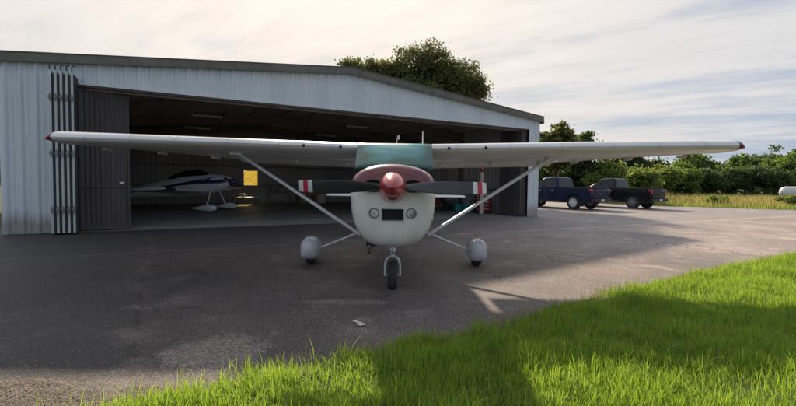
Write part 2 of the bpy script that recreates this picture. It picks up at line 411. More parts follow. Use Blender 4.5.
# roof
m = MB(); y0, y1 = -.12, D+.2
for (xa, xb) in ((-.03, W/2), (W/2, W+.03)):
    v = []
    for x in (xa, xb):
        z = EAVE+(RIDGE-EAVE)*(1-abs(x-W/2)/(W/2))
        for y in (y0, y1): v += [(x, y, z), (x, y, z+.07)]
    m.add(v, [(0, 2, 3, 1), (4, 5, 7, 6), (1, 3, 7, 5), (0, 1, 5, 4), (2, 6, 7, 3), (0, 4, 6, 2)])
m.build('roof', M['roof'], hangar, smooth=False)
m = MB()
for (xa, xb) in ((-.06, W/2), (W/2, W+.06)):
    v = []
    for x in (xa, xb):
        z = EAVE+(RIDGE-EAVE)*(1-abs(x-W/2)/(W/2))
        for y in (-.18, -.123): v += [(x, y, z-.10), (x, y, z+.115)]
    m.add(v, [(0, 2, 3, 1), (4, 5, 7, 6), (1, 3, 7, 5), (0, 1, 5, 4), (2, 6, 7, 3), (0, 4, 6, 2)])
    v = []
    for x in (xa, xb):
        z = EAVE+(RIDGE-EAVE)*(1-abs(x-W/2)/(W/2))
        for y in (-.20, -.02): v += [(x, y, z+.118), (x, y, z+.135)]
    m.add(v, [(0, 2, 3, 1), (4, 5, 7, 6), (1, 3, 7, 5), (0, 1, 5, 4), (2, 6, 7, 3), (0, 4, 6, 2)])
m.build('roof_trim', M['trim'], hangar, smooth=False)
for xa in (W+.04, -.14):
    m = MB(); m.box(xa, xa+.10, -.12, D+.2, EAVE-.16, EAVE-.03); m.build('gutter', M['trim'], hangar, smooth=False)
# ceiling lining, rafters and purlins
m = MB()
for (xa, xb) in ((.1, W/2), (W/2, W-.1)):
    m.add([(xa, .1, roofz(xa)-.075), (xb, .1, roofz(xb)-.075), (xb, D-.1, roofz(xb)-.075), (xa, D-.1, roofz(xa)-.075)], [(0, 1, 2, 3)])
m.build('roof_lining', M['ceiling'], hangar, smooth=False)
for k in range(4):
    y = .45+k*4.85; m = MB()
    for xa, xb in ((.1, W/2-.002), (W/2+.002, W-.1)):
        for dy, za, zb_ in ((.10, .55, .52), (.10, .21, .18), (.02, .52, .21)):
            v = []
            for x in (xa, xb):
                z = roofz(x)
                v += [(x, y-dy, z-za), (x, y+dy, z-za), (x, y+dy, z-zb_), (x, y-dy, z-zb_)]
            m.add(v, [(0, 1, 5, 4), (1, 2, 6, 5), (2, 3, 7, 6), (3, 0, 4, 7), (0, 3, 2, 1), (4, 5, 6, 7)])
    for x in (.22, W-.22): m.box(x-.1, x+.1, y-.09, y+.09, .02, roofz(x)-.56)
    m.build('frame', M['steel'], hangar, smooth=False)
for k in range(13):
    x = .9+k*1.36
    if abs(x-W/2) < .15: x += .2
    m = MB(); m.box(x-.03, x+.03, .12, D-.15, roofz(x)-.205, roofz(x)-.09)
    m.build('purlin', M['ceiling'], hangar, smooth=False)
for z in (1.15, 2.35, 3.4):                           # wall girts
    m = MB(); m.box(W-.22, W-.112, .6, D-.2, z-.04, z+.04)
    m.box(.15, WX0-.1, D-.25, D-.115, z-.04, z+.04); m.box(WX1+.1, W-.25, D-.25, D-.115, z-.04, z+.04)
    m.build('girt', M['steel'], hangar, smooth=False)
# folding door leaves stacked at the left jamb
for k in range(5):
    x = 1.47-k*.108
    m = MB(); m.box(x-.026, x+.026, -.55, -.07, .05, HEAD+.14, ch=.006)
    lf = m.build('door_leaf', M['leaf_edge'], hangar, smooth=False)
    m = MB(); m.box(x+.029, x+.069, -.53, -.10, .07, HEAD+.05)
    m.build('seal', M['plastic_black'], lf, smooth=False)
    for z in (.62, 2.0, 3.35):
        h = MB(); h.box(x-.036, x+.036, -.575, -.552, z-.04, z+.04, ch=.006); h.tube([(x+.0, -.578, z-.09), (x+.0, -.578, z+.09)], .013)
        h.build('hinge', M['grey_metal'], lf)
    h = MB(); h.tube([(x, -.53, HEAD+.14), (x, -.53, HEAD+.25), (x+.02, -.51, HEAD+.29), (x+.06, -.49, HEAD+.28)], .014)
    h.build('roller', M['plastic_black'], lf)
# the half opened dark leaf
lf = MB(); ang = R(4)
def leafpt(s, z, d=0): return (1.50+s*math.cos(ang)-d*math.sin(ang), .16+s*math.sin(ang)*2.2+d, z)
n_ = 10; v = []
Lw = 1.12
for i in range(n_*4+1):
    s = Lw*i/(n_*4); dd = (-.018 if i % 4 in (1, 2) else 0)
    v += [leafpt(s, .05, dd), leafpt(s, HEAD-.12, dd)]
lf.add(v, [(2*i, 2*i+2, 2*i+3, 2*i+1) for i in range(n_*4)])
v = [leafpt(s, z, d) for s in (0, Lw) for d in (.05, .09) for z in (.05, HEAD-.12)]
lf.add(v, [(0, 1, 3, 2), (4, 6, 7, 5), (0, 4, 5, 1), (2, 3, 7, 6), (0, 2, 6, 4), (1, 5, 7, 3)])
lf = lf.build('door_leaf', M['door_inner'], hangar, smooth=False)
lf['label'] = 'dark door leaf half folded beside the left stack'
m = MB()
for s0, s1, z0, z1 in ((0, .04, .04, HEAD-.1), (Lw-.04, Lw, .04, HEAD-.1), (.04, Lw-.04, 1.18, 1.22), (.04, Lw-.04, .04, .12)):
    v = [leafpt(s, z, d) for s in (s0, s1) for d in (-.045, -.022) for z in (z0, z1)]
    m.add(v, [(0, 1, 3, 2), (4, 6, 7, 5), (0, 4, 5, 1), (2, 3, 7, 6), (0, 2, 6, 4), (1, 5, 7, 3)])
m.build('leaf_frame', M['door_inner'], lf, smooth=False)
m = MB(); v = [leafpt(s, z, d) for s in (.88, .99) for d in (-.05, -.024) for z in (1.27, 1.32)]
m.add(v, [(0, 1, 3, 2), (4, 6, 7, 5), (0, 4, 5, 1), (2, 3, 7, 6), (0, 2, 6, 4), (1, 5, 7, 3)])
m.build('sticker', M['stripe_white'], lf, smooth=False)
# folded leaves at the right jamb, standing inward
for k in range(4):
    x = 17.36-k*.085
    m = MB(); m.box(x-.028, x+.028, .10, 1.40, .05, HEAD-.12)
    m.build('door_leaf', M['door_inner'], hangar, smooth=False)
# concrete floor
f = MB(); q = [HW(.0, -.05, .012), HW(W, -.05, .012), HW(W, D, .012), HW(0, D, .012)]
f.add(q, [(0, 1, 2, 3)]); tag(f.build('hangar_floor', M['concrete'], smooth=False), kind='structure')

# ------------------------------------------------------------------ the high-wing aeroplane
PX, PY = -.06, 7.3
plane = empty('light_aircraft', (PX, PY, 0), 0, label='white high wing propeller aeroplane with red upper cowl, nose toward camera on the apron', cat='aeroplane')
OFF = (0, PY, 0)
def se_ring(y, top, bot, w, e1=2.2, e2=2.8, mid=None, n=48):
    mid = mid if mid is not None else (top+bot)/2
    r = []
    for k in range(n):
        t = 2*math.pi*k/n; c, s_ = math.cos(t), math.sin(t)
        e = e1 if s_ >= 0 else e2; h = (top-mid) if s_ >= 0 else (mid-bot)
        r.append((w*math.copysign(abs(c)**(2/e), c), y, mid+h*math.copysign(abs(s_)**(2/e), s_)))
    return r
MIDZ = 1.34
cowl = []
for f_, y_ in ((.12, 4.978), (.30, 4.98), (.46, 4.985), (.60, 4.994), (.72, 5.01), (.82, 5.04), (.89, 5.08), (.94, 5.14), (.975, 5.24), (.99, 5.4), (1.0, 5.6), (1.012, 5.85), (1.02, 6.1)):
    cowl.append((y_, MIDZ+.265*f_*(1.0 if f_ < 1 else 1+(f_-1)*2), MIDZ-.755*f_, .522*f_))
def half_ring(sec, upper):
    y, top, bot, w = sec; r = []
    for k in range(33):
        t = math.pi*k/32 if upper else math.pi+math.pi*k/32
        c, s_ = math.cos(t), math.sin(t); e = 2.15 if upper else 2.85
        r.append((w*math.copysign(abs(c)**(2/e), c), y, MIDZ+(top-MIDZ if upper else MIDZ-bot)*math.copysign(abs(s_)**(2/e), s_)))
    return r
for up, nm, mt in ((True, 'upper_cowl', 'red_paint'), (False, 'lower_cowl', 'white_paint')):
    m = MB(); rs = [half_ring(s_, up) for s_ in cowl]
    if not up: rs = [[(x, y, z-.004) for x, y, z in r] for r in rs]
    m.ring_loft(rs, False, False, closed=False)
    m.add(rs[0], [tuple(range(33))])
    o = m.build(nm, M[mt], plane, off=OFF)
    md = o.modifiers.new('b', 'SOLIDIFY'); md.thickness = .006; md.offset = -1
    if up: upc = o
    else: loc_ = o
# white band where the red meets the windshield
m = MB(); r0 = half_ring((5.93, 1.628, .57, .538), True); r1 = half_ring((6.09, 1.628, .57, .547), True)
m.ring_loft([r0, r1], False, False, closed=False)
m.build('cowl_band', M['white_paint'], plane, off=OFF)
# cooling inlets, landing lights, intake grille, exhaust
for s_ in (-1, 1):
    m = MB(); m.lathe([(0, .001), (0, .055), (-.012, .062), (-.012, .07), (.02, .073)], 'y', (s_*.225, 4.968, 1.335), 24)
    m.v = [(s_*.225+(x-s_*.225)*1.75, y, z) for x, y, z in m.v]
    m.build('cooling_inlet', M['dark'], plane, off=OFF)
    m = MB(); m.lathe([(-.012, .043), (-.03, .050), (-.03, .060), (.03, .062)], 'y', (s_*.214, 5.005, 1.025), 28, cap=False)
    ll = m.build('landing_light', M['grey_metal'], plane, off=OFF)
    m = MB(); m.lathe([(-.018, .0015), (-.018, .028), (-.012, .044)], 'y', (s_*.214, 5.005, 1.025), 24)
    m.build('lens', M['lens_green'] if s_ > 0 else M['lens_clear'], ll, off=OFF)
    m = MB(); m.lathe([(-.026, .001), (-.026, .012), (-.019, .014)], 'y', (s_*.214, 5.005, 1.025), 12)
    m.build('bulb', M['chrome'], ll, off=OFF)
m = MB()
for b_ in ((-.125, .125, .945, .957), (-.125, .125, 1.063, 1.075), (-.125, -.113, .957, 1.063), (.113, .125, .957, 1.063)):
    m.box(b_[0], b_[1], 4.965, 5.02, b_[2], b_[3])
gi = m.build('air_intake', M['plastic_black'], plane, off=OFF, smooth=False)
m = MB(); m.box(-.113, .113, 4.975, 5.01, .957, 1.063)
for k in range(0): m.box(-.113, .113, 4.969, 4.975, .967+k*.016, .970+k*.016, 1)
m.build('filter', [M['dark'], M['grey_metal']], gi, off=OFF, smooth=False)
m = MB(); m.tube([(-.27, 5.62, .66), (-.28, 5.5, .60), (-.29, 5.42, .545), (-.29, 5.40, .50)], .03, 12)
m.build('exhaust_pipe', M['steel'], plane, off=OFF)
m = MB(); m.box(-.33, -.19, 5.45, 5.8, .575, .64, ch=.01); m.build('exhaust_shield', M['dark'], plane, off=OFF)
for up, nm in ((True, 'cowl_seam'), (False, 'cowl_seam')):
    m = MB(); sa = list(cowl[9]); sa[0] = 5.36
    ra = half_ring(tuple(sa), up); rb = [(x, y+.006, z) for x, y, z in ra]; k_ = 1.004
    m.ring_loft([[(x*k_, y, MIDZ+(z-MIDZ)*k_) for x, y, z in q_] for q_ in (ra, rb)], False, False, closed=False)
    m.build(nm, M['grey_metal'], plane, off=OFF)
# little screws round the cowl
for s_ in (-1, 1):
    for k in range(6):
        m = MB(); m.lathe([(-.004, .001), (-.004, .006), (.003, .007)], 'x', (s_*.508+s_*k*.004, 5.4+k*.1, MIDZ-.03), 8)
        m.build('fastener', M['grey_metal'], plane, off=OFF)
# spinner
m = MB(); pr = []
for k in range(15):
    t = k/14; pr.append((4.53+.45*t, .168*math.sin(min(1, t*1.02+.0)*math.pi/2)**.72 if t > 0 else .002))
m.lathe(pr, 'y', (0, 0, 1.325), 40); sp = m.build('spinner', M['spinner'], plane, off=OFF)
m = MB(); m.lathe([(4.985, .165), (5.0, .172), (5.03, .16)], 'y', (0, 0, 1.325), 40); m.build('spinner_backplate', M['chrome'], plane, off=OFF)
# propeller
prop = empty('propeller', (0, 4.84-PY, 1.325)); prop.parent = plane
def bladesec(r, chord, th, pitch, s_):
    out = []
    for k in range(14):
        t = 2*math.pi*k/14; c = chord/2*math.cos(t); h = th/2*math.sin(t)*(1.0 if math.cos(t) < 0 else .8)
        out.append((s_*r, c*math.sin(pitch)*1.0+h*math.cos(pitch), (c*math.cos(pitch)-h*math.sin(pitch))*s_))
    return out
def chordat(r):
    return np.interp(r, [.10, .16, .24, .40, .6, .85, 1.0, 1.04], [.075, .085, .125, .155, .162, .15, .132, .115])
def build_blade(s_):
    m = MB()
    rs = [.10, .15, .2, .26, .34, .45, .6, .75, .888]
    sec = lambda r: bladesec(r, chordat(r), float(np.interp(r, [.1, .25, 1.04], [.07, .035, .012])), R(float(np.interp(r, [.1, .3, 1.04], [52, 38, 14]))), s_)
    m.ring_loft([sec(r) for r in rs], True, False, 0)
    o = m.build('blade', M['black_blade'], prop)
    for r0, r1, mt in ((.888, .938, 'stripe_white'), (.938, .99, 'stripe_red'), (.99, 1.035, 'stripe_white')):
        q = MB(); last = r1 > 1.03
        rr = [r0, r1] if not last else [r0, 1.015, 1.03, r1]
        ss = [sec(r) for r in rr]
        q.ring_loft(ss, False, last)
        q.build('tip_stripe', M[mt], o)
    q = MB(); q.box(.50*s_-.022, .50*s_+.022, -.05, -.046, -.008, .008)
    return o
build_blade(-1); build_blade(1)
# cabin and tail cone
def cab(y, top, bot, w, e=3.2): return se_ring(y, top, bot, w, e, 3.0, mid=(top*.45+bot*.55))
m = MB()
secs = [(6.1, 1.615, .578, .538), (6.45, 1.62, .575, .55), (6.72, 1.64, .575, .555)]
m.ring_loft([cab(y, t, b_, w, 3) for y, t, b_, w in secs], False, True)
m.ring_loft([cab(*s_) for s_ in [(6.74, 1.97, .575, .555), (7.6, 2.0, .58, .56), (8.3, 1.98, .62, .54), (8.8, 1.75, .70, .46),
        (9.6, 1.62, .82, .34), (10.8, 1.50, .98, .22), (12.0, 1.40, 1.10, .11), (12.75, 1.33, 1.18, .05)]], True, True)
m.build('fuselage', M['white_paint'], plane, off=OFF)
# windshield wrap
m = MB(); rings = []
for i in range(11):
    t = i/10; yb = 6.08+.60*t; zt = 1.60+.375*t; half = .548+.022*t; rg = []
    for k in range(25):
        u = -1+2*k/24
        if abs(u) < .92: f_ = abs(u)/.92; x_ = half*u/.92; dy = .05*f_**4; dz = -.03*(1-t)*f_**4
        else: f_ = (abs(u)-.92)/.08; x_ = math.copysign(half+.012*f_, u); dy = .05+.20*f_*(1-.6*t); dz = -.03*(1-t)-.20*f_*(1-.75*t)
        rg.append((x_, yb+dy-.02, zt+dz+.012*math.sin(t*math.pi)*(1-u*u)))
    rings.append(rg)
m.ring_loft(rings, False, False, closed=False)
ws = m.build('windshield', M['windshield'], plane, off=OFF)
md = ws.modifiers.new('s', 'SOLIDIFY'); md.thickness = .01
for s_ in (-1, 1):
    m = MB(); m.add([(s_*.562, 6.42, 1.45), (s_*.562, 7.25, 1.45), (s_*.562, 7.25, 1.86), (s_*.562, 6.72, 1.86)], [(0, 1, 2, 3)])
    m.build('side_window', M['glass_dark'], plane, off=OFF)
# wings
def foil(c0=0., c1=1., n=15):
    """closed outline of a cambered section between chord fractions"""
    xs = [c0+(c1-c0)*(1-math.cos(math.pi*k/(n-1)))/2 if c0 == 0 else c0+(c1-c0)*k/(n-1) for k in range(n)]
    def yt(x): return .62*(.2969*math.sqrt(x)-.126*x-.3516*x*x+.2843*x**3-.1036*x**4)
    def yc(x): return .02/.16*(2*.4*x-x*x) if x < .4 else .02/.36*(.2+.8*x-x*x)
    up = [(x, yc(x)+yt(x)) for x in xs]; lo = [(x, yc(x)-yt(x)) for x in xs]
    return up[::-1]+lo[(1 if c0 == 0 else 0):]
def wsec(X):
    a_ = abs(X)
    le = float(np.interp(a_, [0, 2.9, 5.42], [6.62, 6.66, 6.90])); ch = float(np.interp(a_, [0, 2.9, 5.42], [1.63, 1.63, 1.14]))
    z = float(np.interp(a_, [0, .5, 5.42], [1.90, 1.905, 2.035])); inc = float(np.interp(a_, [0, 2.9, 5.42], [.115, .105, .05]))
    return le, ch, z, inc
def wring(X, c0, c1, defl=0., dz=0.):
    le, ch, z, inc = wsec(X); out = []; tk_ = float(np.interp(abs(X), [0, 2.9, 5.42], [1, 1.05, 1.42]))
    for x, t in foil(c0, c1):
        zz = z+t*ch*tk_-x*ch*inc+dz
        if defl: zz -= (x-c0)*ch*math.tan(defl)
        out.append((X, le+x*ch, zz))
    return out
for s_ in (-1, 1):
    m = MB(); st = [0, .55, 1.2, 2.0, 2.9, 3.7, 4.6, 5.42]
    m.ring_loft([wring(s_*x, 0, .74) for x in st], False, True)
    w = m.build('wing', M['wing_paint'], plane, off=OFF)
    for nm, xa, xb, de in (('flap', .58, 2.88, R(9)), ('aileron', 2.92, 5.38, R(1))):
        m = MB(); m.ring_loft([wring(s_*(xa+(xb-xa)*k/3), .745, 1.0, de) for k in range(4)], True, True)
        m.build(nm, M['wing_paint'], w, off=OFF)
        for k in range(3):
            xx = s_*(xa+(xb-xa)*(.12+.38*k)); le, ch, z, inc = wsec(xx); m = MB()
            m.box(xx-.02, xx+.02, le+ch*.66, le+ch*.86, z-ch*.8*inc-.085, z-ch*.8*inc-.045, ch=.006)
            m.build('hinge', M['wing_paint'], w, off=OFF)
    # red tip
    m = MB(); rr = []
    for k in range(5):
        t = k/4; r_ = wring(s_*5.42, 0, 1.0); cx = sum(p[2] for p in r_)/len(r_)
        sc = math.sqrt(max(0, 1-(t*.90)**3)); rr.append([(s_*(5.425+.10*t), 7.3+(p[1]-7.3)*(1-.07*t*t), 2.0+(p[2]-2.0)*sc) for p in r_])
    m.ring_loft(rr, False, True); m.build('wing_tip', M['darkred'], w, off=OFF)
    m = MB(); m.lathe([(-.05, .002), (-.04, .02), (0, .028), (.05, .02)], 'y', (s_*5.50, 6.96, 2.01), 12)
    m.build('nav_light', M['lens_red'], w, off=OFF)
    for xx in (.82, 1.38):
        le, ch, z, inc = wsec(xx)
        m = MB(); m.lathe([(-.006, .001), (-.006, .022), (.03, .024)], 'y', (s_*xx, le+.004, z-.004), 12); m.build('vent', M['dark'], w, off=OFF)
    # riveted skin seams under the wing
    for xx in (1.0, 1.8, 2.65, 3.5, 4.3):
        le, ch, z, inc = wsec(xx)
        pts_ = []; m = MB()
        for c in (.05, .15, .3, .5, .72):
            fo = foil(0, 1, 41); lo = min(fo[20:], key=lambda p: abs(p[0]-c)); pts_.append((s_*xx, le+c*ch, z+lo[1]*ch*float(np.interp(xx, [0, 2.9, 5.42], [1, 1.05, 1.42]))-c*ch*inc-.0015))
        v = [];
        for p in pts_: v += [(p[0]-.006, p[1], p[2]), (p[0]+.006, p[1], p[2])]
        m.add(v, [(2*i, 2*i+1, 2*i+3, 2*i+2) for i in range(len(pts_)-1)])
        m.build('skin_seam', M['grey_metal'], w, off=OFF, smooth=False)
    for xx in (.95, 1.75, 2.55, 3.35, 4.1, 4.85):      # skin laps round the leading edge
        le, ch, z, inc = wsec(xx); fo = foil(0, 1, 41); nose = [(p[0], p[1]*float(np.interp(xx, [0, 2.9, 5.42], [1, 1.05, 1.42]))) for p in fo if p[0] < .16]
        pts_ = [(s_*xx, le+p[0]*ch-(.0015 if p[0] < .02 else 0), z+p[1]*ch-p[0]*ch*inc+(.0018 if p[1] > .01 else -.0018)) for p in nose]
        m = MB(); v = []
        for p in pts_: v += [(p[0]-.0035, p[1], p[2]), (p[0]+.0035, p[1], p[2])]
        m.add(v, [(2*i, 2*i+1, 2*i+3, 2*i+2) for i in range(len(pts_)-1)]); m.build('skin_seam', M['fairing'], w, off=OFF, smooth=False)
    # struts
    m = MB(); m.tube([(s_*2.60, 7.24, 1.84), (s_*2.45, 7.23, 1.745), (s_*.70, 7.02, .64), (s_*.54, 7.0, .54)], [.075, .062, .062, .075], 16, ratio=.42, flat=(0, 0, 1))
    stt = m.build('wing_strut', M['strut'], plane, off=OFF)
    m = MB(); m.box(s_*2.60-.10, s_*2.60+.10, 7.14, 7.36, 1.80, 1.85, ch=.012); m.build('strut_cuff', M['strut'], stt, off=OFF)
    # main gear
    m = MB(); m.tube([(s_*.50, 7.22, .58), (s_*.75, 7.24, .475), (s_*1.05, 7.28, .35), (s_*1.27, 7.30, .265)], [.05, .04, .034, .032], 14, ratio=.55, flat=(0, 0, 1))
    m.build('gear_leg', M['strut'], plane, off=OFF)
    m = MB(); rs = []
    for y, t, b_, w_ in ((6.98, .31, .25, .02), (7.0, .38, .17, .085), (7.05, .435, .125, .125), (7.14, .47, .105, .150), (7.28, .475, .10, .157), (7.42, .46, .11, .15),
                         (7.6, .42, .15, .12), (7.8, .36, .21, .075), (7.98, .30, .26, .015)):
        rs.append([(x+s_*1.385, yy, z) for x, yy, z in se_ring(y, t, b_, w_, 2.2, 3.6, n=28)])
    m.ring_loft(rs); fr = m.build('wheel_fairing', M['fairing'], plane, off=OFF)
    m = MB(); m.box(s_*1.385-.004, s_*1.385+.004, 7.15, 7.9, .30, .474)
    m = MB(); m.lathe([(-.075, .10), (-.08, .15), (-.06, .185), (-.03, .196), (0, .2), (.03, .196), (.06, .185), (.08, .15), (.075, .10)], 'x', (s_*1.385, 7.3, .204), 36)
    m.build('tyre', M['rubber'], plane, off=OFF)
    # tail plane
    m = MB(); rs = []
    for x, yl, c in ((.06, 11.45, 1.05), (1.80, 11.75, .70), (1.88, 11.82, .58)):
        rs.append([(s_*x, yl+p*c, 1.03+q*c*.8) for p, q in foil(0, 1, 11)])
    m.ring_loft(rs); m.build('stabilizer', M['wing_paint'], plane, off=OFF)
# nose gear
m = MB(); m.tube([(0, 5.66, .66), (0, 5.62, .50)], .036, 14); m.tube([(0, 5.62, .50), (0, 5.61, .415)], .024, 14)
m.box(-.022, .022, 5.52, 5.57, .44, .58, ch=.006)
ng = m.build('nose_leg', M['strut'], plane, off=OFF)
m = MB(); m.lathe([(-.01, .045), (.01, .048), (.025, .045)], 'z', (0, 5.62, .50), 18); m.lathe([(-.01, .042), (.012, .042)], 'z', (0, 5.62, .56), 18)
m.build('collar', M['chrome'], ng, off=OFF)
m = MB()
m.tube([(-.095, 5.60, .18), (-.093, 5.60, .33), (-.075, 5.60, .395), (-.035, 5.61, .425), (.035, 5.61, .425), (.075, 5.60, .395), (.093, 5.60, .33), (.095, 5.60, .18)], .0165, 10, ratio=1.2, flat=(0, 1, 0))
m.tube([(-.105, 5.60, .19), (.105, 5.60, .19)], .014, 10)
m.build('fork', M['strut'], plane, off=OFF)
m = MB(); m.lathe([(-.055, .09), (-.066, .13), (-.058, .165), (-.034, .183), (0, .188), (.034, .183), (.058, .165), (.066, .13), (.055, .09)], 'x', (0, 5.60, .192), 36)
nw = m.build('tyre', M['rubber'], plane, off=OFF)
m = MB(); m.lathe([(-.05, .02), (-.045, .09), (.045, .09), (.05, .02)], 'x', (0, 5.60, .192), 24); m.build('hub', M['alloy'], nw, off=OFF)
m = MB(); m.tube([(.0, 5.57, .55), (.0, 5.51, .49), (0, 5.57, .44)], .012, 8); m.tube([(-.07, 5.66, .57), (.07, 5.66, .57)], .012, 8); m.tube([(.07, 5.66, .57), (.13, 5.8, .6)], .01, 8); m.tube([(-.07, 5.66, .57), (-.13, 5.8, .6)], .01, 8)
m.build('torque_link', M['grey_metal'], plane, off=OFF)
# fin, beacon, antennas
m = MB(); rs = []
for z, yl, c in ((1.35, 10.9, 1.9), (1.7, 11.45, 1.35), (2.5, 12.15, .72), (2.62, 12.25, .58)):
    rs.append([(q*c*.42, yl+p*c, z) for p, q in foil(0, 1, 11)])
m.ring_loft(rs); m.build('tail_fin', M['white_paint'], plane, off=OFF)
m = MB(); m.lathe([(0, .03), (.06, .045), (.11, .035), (.13, .004)], 'z', (.05, 12.5, 2.615), 12); m.build('beacon', M['lens_clear'], plane, off=OFF)
m = MB(); m.tube([(.46, 7.35, 1.95), (.46, 7.37, 2.25)], [.011, .006], 8); m.build('antenna', M['stripe_white'], plane, off=OFF)
m = MB(); m.box(-.015, .015, 7.9, 8.1, 1.98, 2.09, ch=.004); m.build('antenna', M['stripe_white'], plane, off=OFF)

# ------------------------------------------------------------------ parked low wing aeroplane inside the hangar (local +y = nose)
rv_loc = (-9.4, 20.0, 0)
rv = empty('parked_aircraft', rv_loc, R(-90-3), label='small white low wing aeroplane with purple stripes parked inside the dark hangar', cat='aeroplane')
def rring(y, top, bot, w, n=28): return se_ring(y, top, bot, w, 2.3, 2.4, n=n)
body = [(-4.05, .95, .80, .03), (-3.4, 1.05, .70, .11), (-2.4, 1.20, .62, .21), (-1.3, 1.40, .57, .33), (-.4, 1.52, .56, .42), (.4, 1.54, .58, .44), (.95, 1.48, .62, .44), (1.5, 1.38, .72, .38), (1.72, 1.28, .84, .29), (1.76, 1.18, .93, .18)]
m = MB(); m.ring_loft([rring(*b_) for b_ in body]); m.build('fuselage', M['white_in'], rv)
for s_ in (-1, 1):          # purple sweep along the side, with a lower line
    m = MB(); v = []
    ys = [-3.9, -3.3, -2.4, -1.3, -.4, .4, .95, 1.5, 1.7]
    def side(y, fz):
        t_, b_, w_ = (np.interp(y, [q[0] for q in body], [q[j] for q in body]) for j in (1, 2, 3))
        mid = (t_+b_)/2; z = b_+(t_-b_)*fz; h = (t_-b_)/2; q = max(0, 1-abs((z-mid)/h)**2.35)**(1/2.35)
        return (s_*(w_*q+.006), y, z)
    lo = [.50, .47, .50, .50, .50, .50, .48, .44, .42]; hi = [.60, .60, .60, .60, .62, .70, .80, .88, .90]
    for y, a1, b1 in zip(ys, lo, hi): v += [side(y, a1), side(y, (a1+b1)/2), side(y, b1)]
    m.add(v, [f_ for i in range(len(ys)-1) for f_ in ((3*i, 3*i+3, 3*i+4, 3*i+1), (3*i+1, 3*i+4, 3*i+5, 3*i+2))])
    m.build('stripe', M['purple'], rv)
    # wing, dark lettering bars under stripe kept as plain paint
    m = MB(); rs = []
    for x, yl, c, z in ((.30, .80, 1.45, .70), (3.4, .80, 1.45, .86), (3.52, .70, 1.2, .88)):
        rs.append([(s_*x, yl-p*c, z+q*c*.85) for p, q in foil(0, 1, 13)])
    m.ring_loft(rs); w = m.build('wing', M['white_in'], rv)
    m = MB(); rs = []
    for x in (2.75, 3.42):
        rs.append([(s_*x, .805-p*1.46, .70+(x-.3)/3.1*.16+q*1.46*.87) for p, q in foil(0, 1, 13)])
    m.ring_loft(rs); m.build('tip_stripe', M['purple'], w)
    m = MB(); rs = []
    for x, yl, c in ((.05, -3.25, .85), (1.25, -3.45, .55)):
        rs.append([(s_*x, yl-p*c, .93+q*c*.7) for p, q in foil(0, 1, 9)])
    m.ring_loft(rs); m.build('stabilizer', M['white_in'], rv)
    m = MB(); m.tube([(s_*.38, 1.05, .72), (s_*.98, 1.12, .24)], [.05, .035], 12, ratio=.6, flat=(0, 1, 0)); m.build('gear_leg', M['white_in'], rv)
    m = MB(); rs = []
    for y, t, b_, w_ in ((1.62, .24, .20, .01), (1.52, .33, .10, .09), (1.3, .37, .07, .125), (1.05, .34, .08, .12), (.75, .26, .13, .07), (.5, .21, .18, .012)):
        rs.append([(x+s_*1.02, yy, z) for x, yy, z in se_ring(y, t, b_, w_, 2.2, 2.6, n=20)])
    m.ring_loft(rs); m.build('wheel_fairing', M['white_in'], rv)
    m = MB(); m.lathe([(-.05, .09), (-.05, .16), (0, .175), (.05, .16), (.05, .09)], 'x', (s_*1.02, 1.22, .19), 24); m.build('tyre', M['rubber'], rv)
m = MB(); m.ring_loft([se_ring(y, t, b_, w_, 2, 2, n=20) for y, t, b_, w_ in ((-1.2, 1.40, 1.25, .15), (-.8, 1.60, 1.25, .28), (-.2, 1.74, 1.3, .33), (.35, 1.72, 1.3, .33), (.8, 1.50, 1.3, .28))])
m.build('canopy', M['glass_dark'], rv)
m = MB(); rs = []
for z, yl, c in ((.9, -2.9, 1.2), (1.3, -3.3, .8), (1.75, -3.65, .55)): rs.append([(q*c*.5, yl-p*c, z) for p, q in foil(0, 1, 9)])
m.ring_loft(rs); m.build('tail_fin', M['white_in'], rv)
m = MB(); m.lathe([(1.77, .17), (1.9, .15), (2.05, .08), (2.12, .003)], 'y', (0, 0, 1.04), 24); m.build('spinner', M['purple'], rv)
m = MB(); m.ring_loft([[(r_, 1.86+math.cos(t)*.012, 1.04+math.sin(t)*.05*k+r_*.2) for t in [2*math.pi*j/8 for j in range(8)]] for s_, r_, k in ((1, -.88, .6), (1, -.4, 1.2), (1, -.1, .8), (1, .1, .8), (1, .4, 1.2), (1, .88, .6))])
m.build('propeller', M['black_blade'], rv)
m = MB(); m.tube([(0, -3.8, .78), (0, -4.0, .2)], .02, 8); m.lathe([(-.03, .03), (-.03, .09), (.03, .09), (.03, .03)], 'x', (0, -4.02, .1), 16); m.build('tail_wheel', M['rubber'], rv)

for ch in rv.children_recursive:          # tail-low stance
    if ch.type == 'MESH' and not ch.name.startswith(('tyre', 'wheel', 'tail_wheel')):
        for q in ch.data.vertices:
            k_ = min(1, max(0, (q.co.z-.35)/.3)); q.co.z += k_*(.085*(q.co.y+3.2)-.12)
